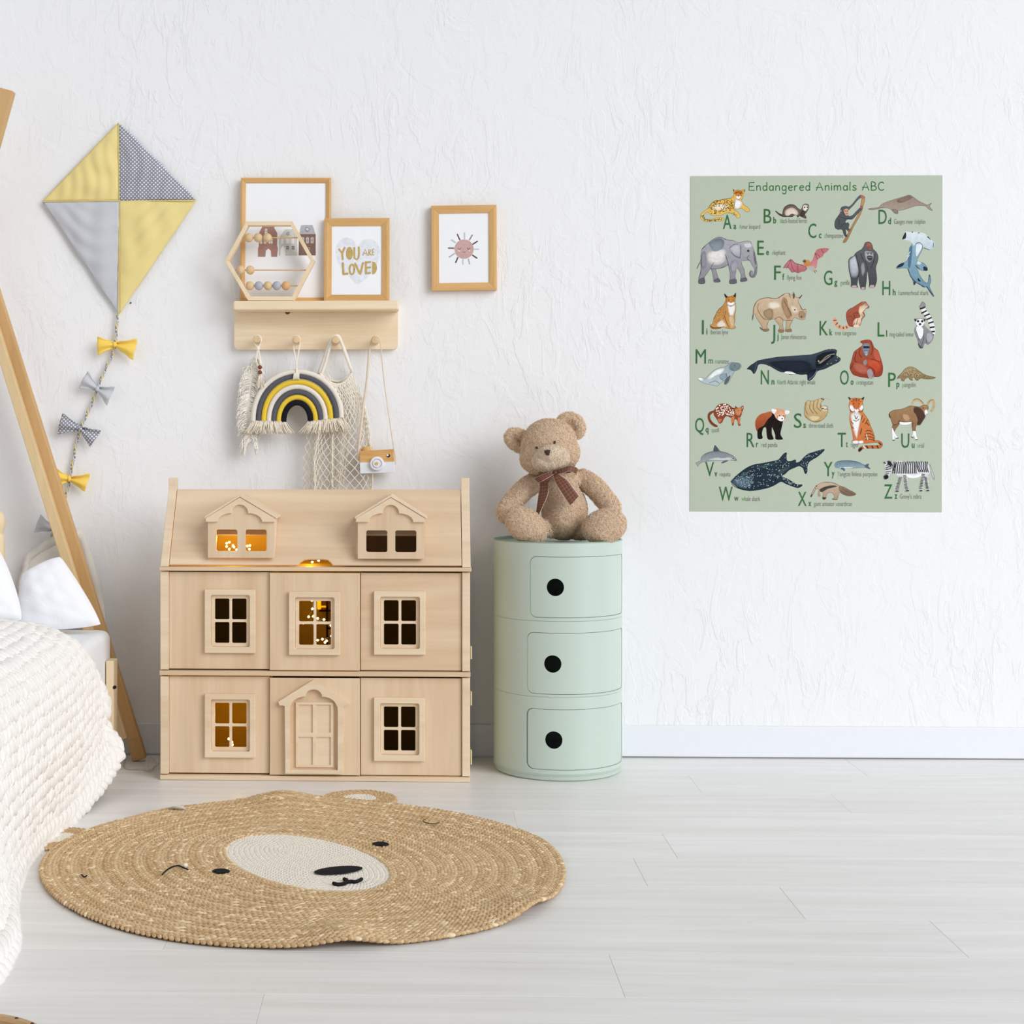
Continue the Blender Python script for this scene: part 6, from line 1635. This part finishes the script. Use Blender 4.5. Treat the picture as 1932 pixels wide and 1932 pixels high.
animal('urial_picture', 6, [
 'l 206 178 134 3.4|158 25,154 19.5,149 17.6,144 20,142 26,144 33,148 37,152 34', 'p 168 132 94 138 104 72|110 37,113 34,119 32,127 31,133 29,139 26.5,146 27,152 28,156 26,160 25,164 26,165 30,163 34,164 38,161 40,159 44,156 49,153 53,149 53,147 57,147 62,145 66,143 62,142 56,141 50,134 50,126 49,123 54,119 59,117 64,115 64,114 58,115 53,113 47,112 43,110 41', 'p 84 60 48|145 28,152 28,158 34,161 41,157 48,153 53.5,149 53,150 46,147 38,144 34', 'p 196 160 120|128 38,136 38,140 46,132 48', 'p 250 250 250|159.5 33,162 31,164 34,164 38,161 40,159.5 37', 'p 252 252 252|125 49,132 49.5,141 49,140 51.5,132 53,126 52', 'p 250 250 250|114 57,116 60,119 66,122 71,120 72,117 68,118 73,115 74,114.6 66', 'p 250 250 250|143 62,147 62,148 68,150 73,147 74,145 68,142 70,143.6 64', 'l 60 48 42 1.1|115 74.5,118 74.5;120 72,123 71.5;141 70,144 71;147 73.6,150 73.6',
 'l 200 170 126 3.2|164 24,167 19.5,171 18.4,173 22,172 29,169 34', 'l 130 100 66 .6|158 23,153 18,148 16.4,143 19;165 22,168 18.4,172 18', 'd 30 24 22 .8|157.5 29.5', 'd 90 80 76 .6|162.6 38', 'l 84 60 44 1.3|110 38,111.5 43', 'l 96 70 48 .6|115 53,122 52,125 46;142 56,144 50'])
animal('vaquita_picture', 5, [
 'p 108 118 126 170 176 178|17 107,21 105,24 104,25 99,29 95,35 92,42 90,43.5 83,45 82.5,48 86,52 90.5,59 92,66 95,71 98,74.5 102,74 104,70 103.5,64 103,60 105,56 107,53 107,56 104,48 104,40 104,32 105,26 106,22 109,20 112,19 109.5', 'p 206 210 210|34 102,45 99,56 100,66 98.5,72 102,66 103,50 103.4,38 103.5', 'p 92 100 108|53 107,57 104,63 103,60 105.5', 'p 82 90 98|42 90,43.5 83,45 83,50 90', 'd 30 30 34 .8|70 100.6', 'l 50 52 58 .6|72 103,74 102', 'l 96 106 112 .6|30 95,42 91,58 92,70 97'])
animal('whale_shark_picture', 5, [
 'p 40 58 68 34 50 62|66.5 133,72 127,80 120,90 113,100 109,112 107,124 104.5,133 102.5,138 97,142 93,145 92.5,144.5 98,146 104,152 104,155 102.5,158 102.5,158 106,163 105,168 100,175 94,184 91,192 88.5,198 87.5,196 91,188 98,181 102,176 106,174 112,174 118,172 122,170 120,168 114,163 111,159 112,156 113.5,152 115,147 118,143 122,138 125,141 127,146 129,153 133,160 137,167 137,165 140,160 141.5,152 139,144 136,137 133,128 138,118 142,106 144.5,94 146,84 144,76 141,71 137', 'p 74 98 114 88 112 126|67 133,76 127,88 122,96 130,94 142,86 143,76 140', 'p 56 82 88|100 112,120 108,132 106,126 110,108 114', 'p 60 84 90|134 116,146 112,152 112,142 119,134 124', 's 220 232 234 .55 120|72 129,84 119,100 111,134 104,142 95,144 104,150 108,140 120,134 132,118 140,100 143,84 141', 's 196 212 218 .42 90|70 131,82 122,92 118,98 130,96 142,84 141', 's 220 232 234 .5 26|138 126,152 133,164 138,156 140,142 134', 's 220 232 234 .45 30|162 106,176 95,196 88,184 98,174 106,173 118,168 112', 'd 20 26 32 1.3|90.5 141.6', 'l 20 28 34 .8|68 136,74 141,84 144.4,94 146;80 128,100 120,124 114'])
animal('anteater_picture', 6, [
 'p 206 180 158 176 148 124|0 154,2 149,5 143,8 139,12 136,18 134,26 133.5,34 135,40 138,47 140,54 144,60 147,64 150,61 152,54 153,47 151,42 148,40 150,38 157,36 158,31 157.5,34 154,31 149,27 148,23 150,22 156,18 158,17 155,18 150,16 145,13 148,14 153,11 153,11 148,12 144,8 143,5 149,2 153', 'p 146 124 102 122 100 80|40 139,48 141,58 146,64 150,56 153,46 151,41 146', 'p 74 70 62|13 144,20 140,30 138,38 139,32 141,24 143,16 147.5', 'd 40 34 30 .6|7 142', 'd 96 76 62 1|8.4 139', 'l 110 86 66 .6|44 142,52 147,60 150;42 145,50 150;18 134,30 134,40 138', 'p 60 54 50|16.5 155,22 155,20 158', 'p 60 54 50|0 154,2.5 150,2 154', 'l 80 64 54 .7|30 157.4,38 157.6'])
animal('porpoise_picture', 6, [
 'p 104 132 146 168 186 194|34 108,37 105,43 103.5,52 103,62 104,69 106,76 109.5,79 108,82 108,81 111,84 115,79 113.5,74 113,64 113.5,54 114,48 114,48 118,44 115.5,41 114,36 113,34 111', 'p 206 218 222|40 113,50 112,60 112.4,56 114,46 114', 'p 88 112 128|43 113,48 114,48 118,44 115.6', 'p 84 106 120|76 110,82 108,81 111,84 115,78 113', 'p 140 166 182|36 107,41 107,41 112,36 112', 'd 36 48 58 .7|38 109', 'l 84 110 126 .6|38 105,52 103.4,68 106,76 110'])
zst = 'l 38 36 40 1.25|' + ';'.join('%.1f %.1f,%.1f %.1f,%.1f %.1f' % (x, 104.6 + .4 * math.sin(x), x - 1 + .7 * math.sin(x * .4), 112, x + (1.5 if x > 150 else -.6), 121 if x < 150 else 119) for x in np.arange(116, 165, 2.5))
zleg = 'l 46 44 48 .85|' + ';'.join('%.1f %.1f,%.1f %.1f' % (a + (c - a) * f - w, b + (d - b) * f, a + (c - a) * f + w, b + (d - b) * f + .6) for a, b, c, d, w in ((126, 126, 121, 144, 1.9), (132, 124, 135, 144, 2.0), (158, 122, 154, 143, 2.0), (161, 126, 164, 143, 1.7)) for f in np.linspace(0, .92, 10))
animal('zebra_picture', 6, [
 'p 216 216 218 190 190 194|167 108,170 116,173 124,173 130,170 124,168 116', 'p 232 232 234 214 214 218|102 105,105 106,108 104,112 105,118 104,126 103.5,134 105,144 106,153 105,160 105.5,165 109,167.5 115,167 120,164 125,165.4 133,166.4 142,165.5 145.6,162 145.6,163 139,161 133,158 136,155.6 145,153 145.6,154 143,157 135,156.4 129,154.6 126,152 123.6,144 125.4,136 124,136 130,136.4 138,138 145.6,133.4 146,133.6 142,132 135,129.6 127,128 125,125 133,123 140,123 146.4,119.6 146.6,121 141,124 132,124 126.4,119.6 122,115 117,113 118,111 123,108 128,105 129,103 126,104 120,105 114,104 109', 'p 252 252 252|135 122,144 124,154 121.6,153.6 125.4,144 127.6,136 126', zst, zleg,
 'l 38 36 40 1.0|106 110,110 108;105.4 113,112 111;105 116,113 114;105 119,112 118;104.6 122,110 121;112 106,113 113;120 106,116 117', 'p 34 32 36|103.4 124,108 123,109 127,105 129.4,103 127', 'p 40 38 42|108 105,112 105.4,112 110,109 108.6', 'l 60 56 60 1.4|102.6 105,105 107.4;108 104,112 105,114 110', 'd 20 20 22 .6|107 114.6', 'l 30 28 32 1.6|119.6 145.6,123 145.8;133.6 145.2,137.6 145;153 145,156 145;162.4 144.8,165.6 144.8'])

# lettering
def text_mesh(s, bold=0.0):
    cu = bpy.data.curves.new('t', 'FONT'); cu.body = s; cu.size = 1.0; cu.resolution_u = 3; cu.offset = bold; cu.fill_mode = 'FRONT'
    o = bpy.data.objects.new('t', cu); COL.objects.link(o)
    dg = bpy.context.evaluated_depsgraph_get()
    me = bpy.data.meshes.new_from_object(o.evaluated_get(dg))
    v = [tuple(p.co) for p in me.vertices]; f = [tuple(p.vertices) for p in me.polygons]
    bpy.data.objects.remove(o); bpy.data.curves.remove(cu); bpy.data.meshes.remove(me)
    return v, f
def put_text(P, s, x0, base, height, x1, col, bold=0.0, hi=None, ref='H'):
    """set a word between two photo x positions; height is the capital height in pixels; hi = indices printed light green"""
    widths = []; parts_ = []
    full, _ = text_mesh(s.replace(' ', '\u00a0'), bold); capv, _ = text_mesh(ref, bold)
    cap = max(v[1] for v in capv); fx0 = min(v[0] for v in full); fx1 = max(v[0] for v in full)
    kx = (x1 - x0) / (fx1 - fx0); ky = height / cap
    v, f = text_mesh(s, bold)
    b = len(P.v); d = P.k * P.step; c = lin(col); ch_ = lin(LG)
    spans = []
    if hi:
        for i in hi:
            a = text_mesh(s[:i] + '|', 0)[0] if i else [(0, 0, 0)]
            w = max(p[0] for p in text_mesh(s[:i + 1], bold)[0]); st = max(p[0] for p in text_mesh(s[:i], bold)[0]) if i and s[:i].strip() else -1
            spans.append((st + .001, w + .001))
    fx = {}
    for p in v:
        P.v.append(tuple(P.fn(x0 + (p[0] - fx0) * kx, base - p[1] * ky, d)))
        P.c.append(ch_ if any(a < p[0] <= e for a, e in spans) else c)
    P.f += [tuple(i + b for i in q_) for q_ in f]; P.k += 1
LET = [('A', 1, 550, 670, 830, 698, 736, 778, 1072, 'Amur leopard', (0,)), ('B', 1, 1122, 1230, 750, 1257, 1298, 1352, 1730, 'black-footed ferret', (0,)), ('C', 2, -35, 77, 958, 113, 150, 192, 455, 'chimpanzee', (0,)),
 ('D', 2, 948, 1062, 765, 1083, 1122, 1165, 1600, 'Ganges river dolphin', (13,)), ('E', 1, 1033, 1125, 1195, 1158, 1196, 1240, 1428, 'elephant', (0,)), ('F', 1, 1270, 1362, 1545, 1385, 1412, 1450, 1656, 'flying fox', (0,)),
 ('G', 2, 185, 303, 1618, 332, 371, 415, 546, 'gorilla', (0,)), ('H', 2, 1003, 1113, 1762, 1150, 1188, 1228, 1648, 'hammerhead shark', (0,)), ('I', 3, 256, 282, 675, 319, 333, 378, 625, 'Iberian lynx', (0,)),
 ('J', 3, 1230, 1286, 742, 1314, 1333, 1368, 1722, 'Javan rhinoceros', (0,)), ('K', 4, 126, 243, 688, 265, 304, 342, 637, 'tree kangaroo', (5,)), ('L', 4, 938, 1032, 706, 1058, 1070, 1105, 1446, 'ring-tailed lemur', (12,)),
 ('M', 3, 168, 313, 1085, 350, 411, 440, 635, 'manatee', (0,)), ('N', 3, 1086, 1198, 1377, 1236, 1276, 1320, 1850, 'North Atlantic right whale', (0, 10)), ('O', 4, 413, 535, 1380, 562, 602, 640, 877, 'orangutan', (0,)),
 ('P', 4, 1088, 1193, 1412, 1204, 1243, 1287, 1472, 'pangolin', (0,)), ('Q', 5, 163, 290, 638, 310, 350, 393, 497, 'quoll', (0,)), ('R', 5, 888, 996, 845, 1021, 1050, 1095, 1318, 'red panda', (0,)),
 ('S', 5, 1552, 1660, 573, 1684, 1720, 1762, 2100, 'three-toed sloth', (11,)), ('T', 6, 382, 497, 842, 500, 523, 565, 678, 'tiger', (0,)), ('U', 6, 1272, 1383, 850, 1419, 1457, 1500, 1588, 'urial', (0,)),
 ('V', 5, 307, 430, 1257, 437, 476, 505, 662, 'vaquita', (0,)), ('W', 5, 500, 692, 1602, 715, 775, 820, 1080, 'whale shark', (0,)), ('X', 5, 1611, 1730, 1670, 1757, 1797, 1835, 2365, 'giant anteater xenarthran', (15,)),
 ('Y', 6, 188, 310, 1251, 300, 338, 380, 938, 'Yangtze finless porpoise', (0,)), ('Z', 6, 1035, 1146, 1563, 1180, 1217, 1257, 1553, "Grevy's zebra", (8,))]
for L_, qd, xa, xb, yb, sa, sb, wa, wb_, word, hi in LET:
    ox, oy = QUAD[qd]
    P = Print(lambda x, y, d, ox=ox, oy=oy: pfn(ox + x / 7.4308, oy + y / 7.4308, d + .0006), .00002)
    put_text(P, L_, xa, yb, 200, xb, DG, 0.0)
    put_text(P, L_.lower(), sa, yb, 88, sb, DG, .016 if L_ not in 'MW' else 0.0)
    put_text(P, word, wa, yb, 66, wb_, TX, -.010, hi)
    P.build('printed_letter', poster)
GL = {'E': (.62, [[(.6, 1), (.05, .97), (.03, .03), (.62, .03)], [(.04, .52), (.5, .54)]]),
 'n': (.48, [[(.05, .6), (.05, 0)], [(.05, .40), (.2, .6), (.38, .57), (.44, .38), (.45, 0)]]),
 'd': (.50, [[(.47, 1.02), (.47, 0)], [(.47, .45), (.3, .6), (.1, .5), (.05, .25), (.15, .03), (.32, .03), (.47, .2)]]),
 'a': (.50, [[(.47, .6), (.47, 0)], [(.47, .45), (.3, .6), (.1, .5), (.05, .25), (.15, .03), (.32, .03), (.47, .2)]]),
 'g': (.50, [[(.47, .6), (.47, -.2), (.38, -.40), (.2, -.40), (.1, -.28)], [(.47, .45), (.3, .6), (.1, .5), (.05, .25), (.15, .03), (.32, .03), (.47, .2)]]),
 'e': (.46, [[(.06, .33), (.45, .36), (.42, .52), (.28, .61), (.12, .52), (.05, .28), (.15, .05), (.3, 0), (.46, .08)]]),
 'r': (.36, [[(.05, .6), (.05, 0)], [(.05, .38), (.18, .57), (.36, .58)]]),
 'A': (.74, [[(0, 0), (.38, 1), (.72, 0)], [(-.02, .36), (.62, .36)]]), 'i': (.08, [[(.05, .6), (.05, 0)], [(.04, .82), (.07, .87)]]),
 'm': (.80, [[(.05, .6), (.05, 0)], [(.05, .40), (.2, .6), (.35, .55), (.4, .36), (.4, 0)], [(.4, .40), (.55, .6), (.7, .56), (.76, .36), (.77, 0)]]),
 'l': (.10, [[(.07, 1.02), (.05, .1), (.11, 0)]]), 's': (.42, [[(.42, .52), (.27, .61), (.1, .52), (.15, .36), (.36, .26), (.42, .12), (.25, 0), (.04, .08)]]),
 'B': (.56, [[(.05, 0), (.05, 1), (.35, .98), (.48, .8), (.35, .55), (.05, .53)], [(.35, .54), (.55, .38), (.55, .15), (.38, .02), (.05, 0)]]),
 'C': (.64, [[(.62, .85), (.45, 1), (.2, .92), (.05, .6), (.08, .25), (.25, .03), (.45, 0), (.64, .12)]])}
P = Print(lambda x, y, d: pfn(x, y, d + .0001), .000004)
title = 'Endangered Animals ABC'; gap = .20
tw_ = sum((GL[c][0] if c != ' ' else .28) + gap for c in title) - gap
kx = (1667.5 - 1412.5) / tw_; x = 1412.5
for c in title:
    if c == ' ': x += (.28 + gap) * kx; continue
    w, st = GL[c]
    for s_ in st: P.stroke([(x + a * kx, 359.3 - b * 15.2) for a, b in s_], 1.9, SG, 0 if c in 'EA' else 4)
    x += (w + gap) * kx
P.build('printed_title', poster)
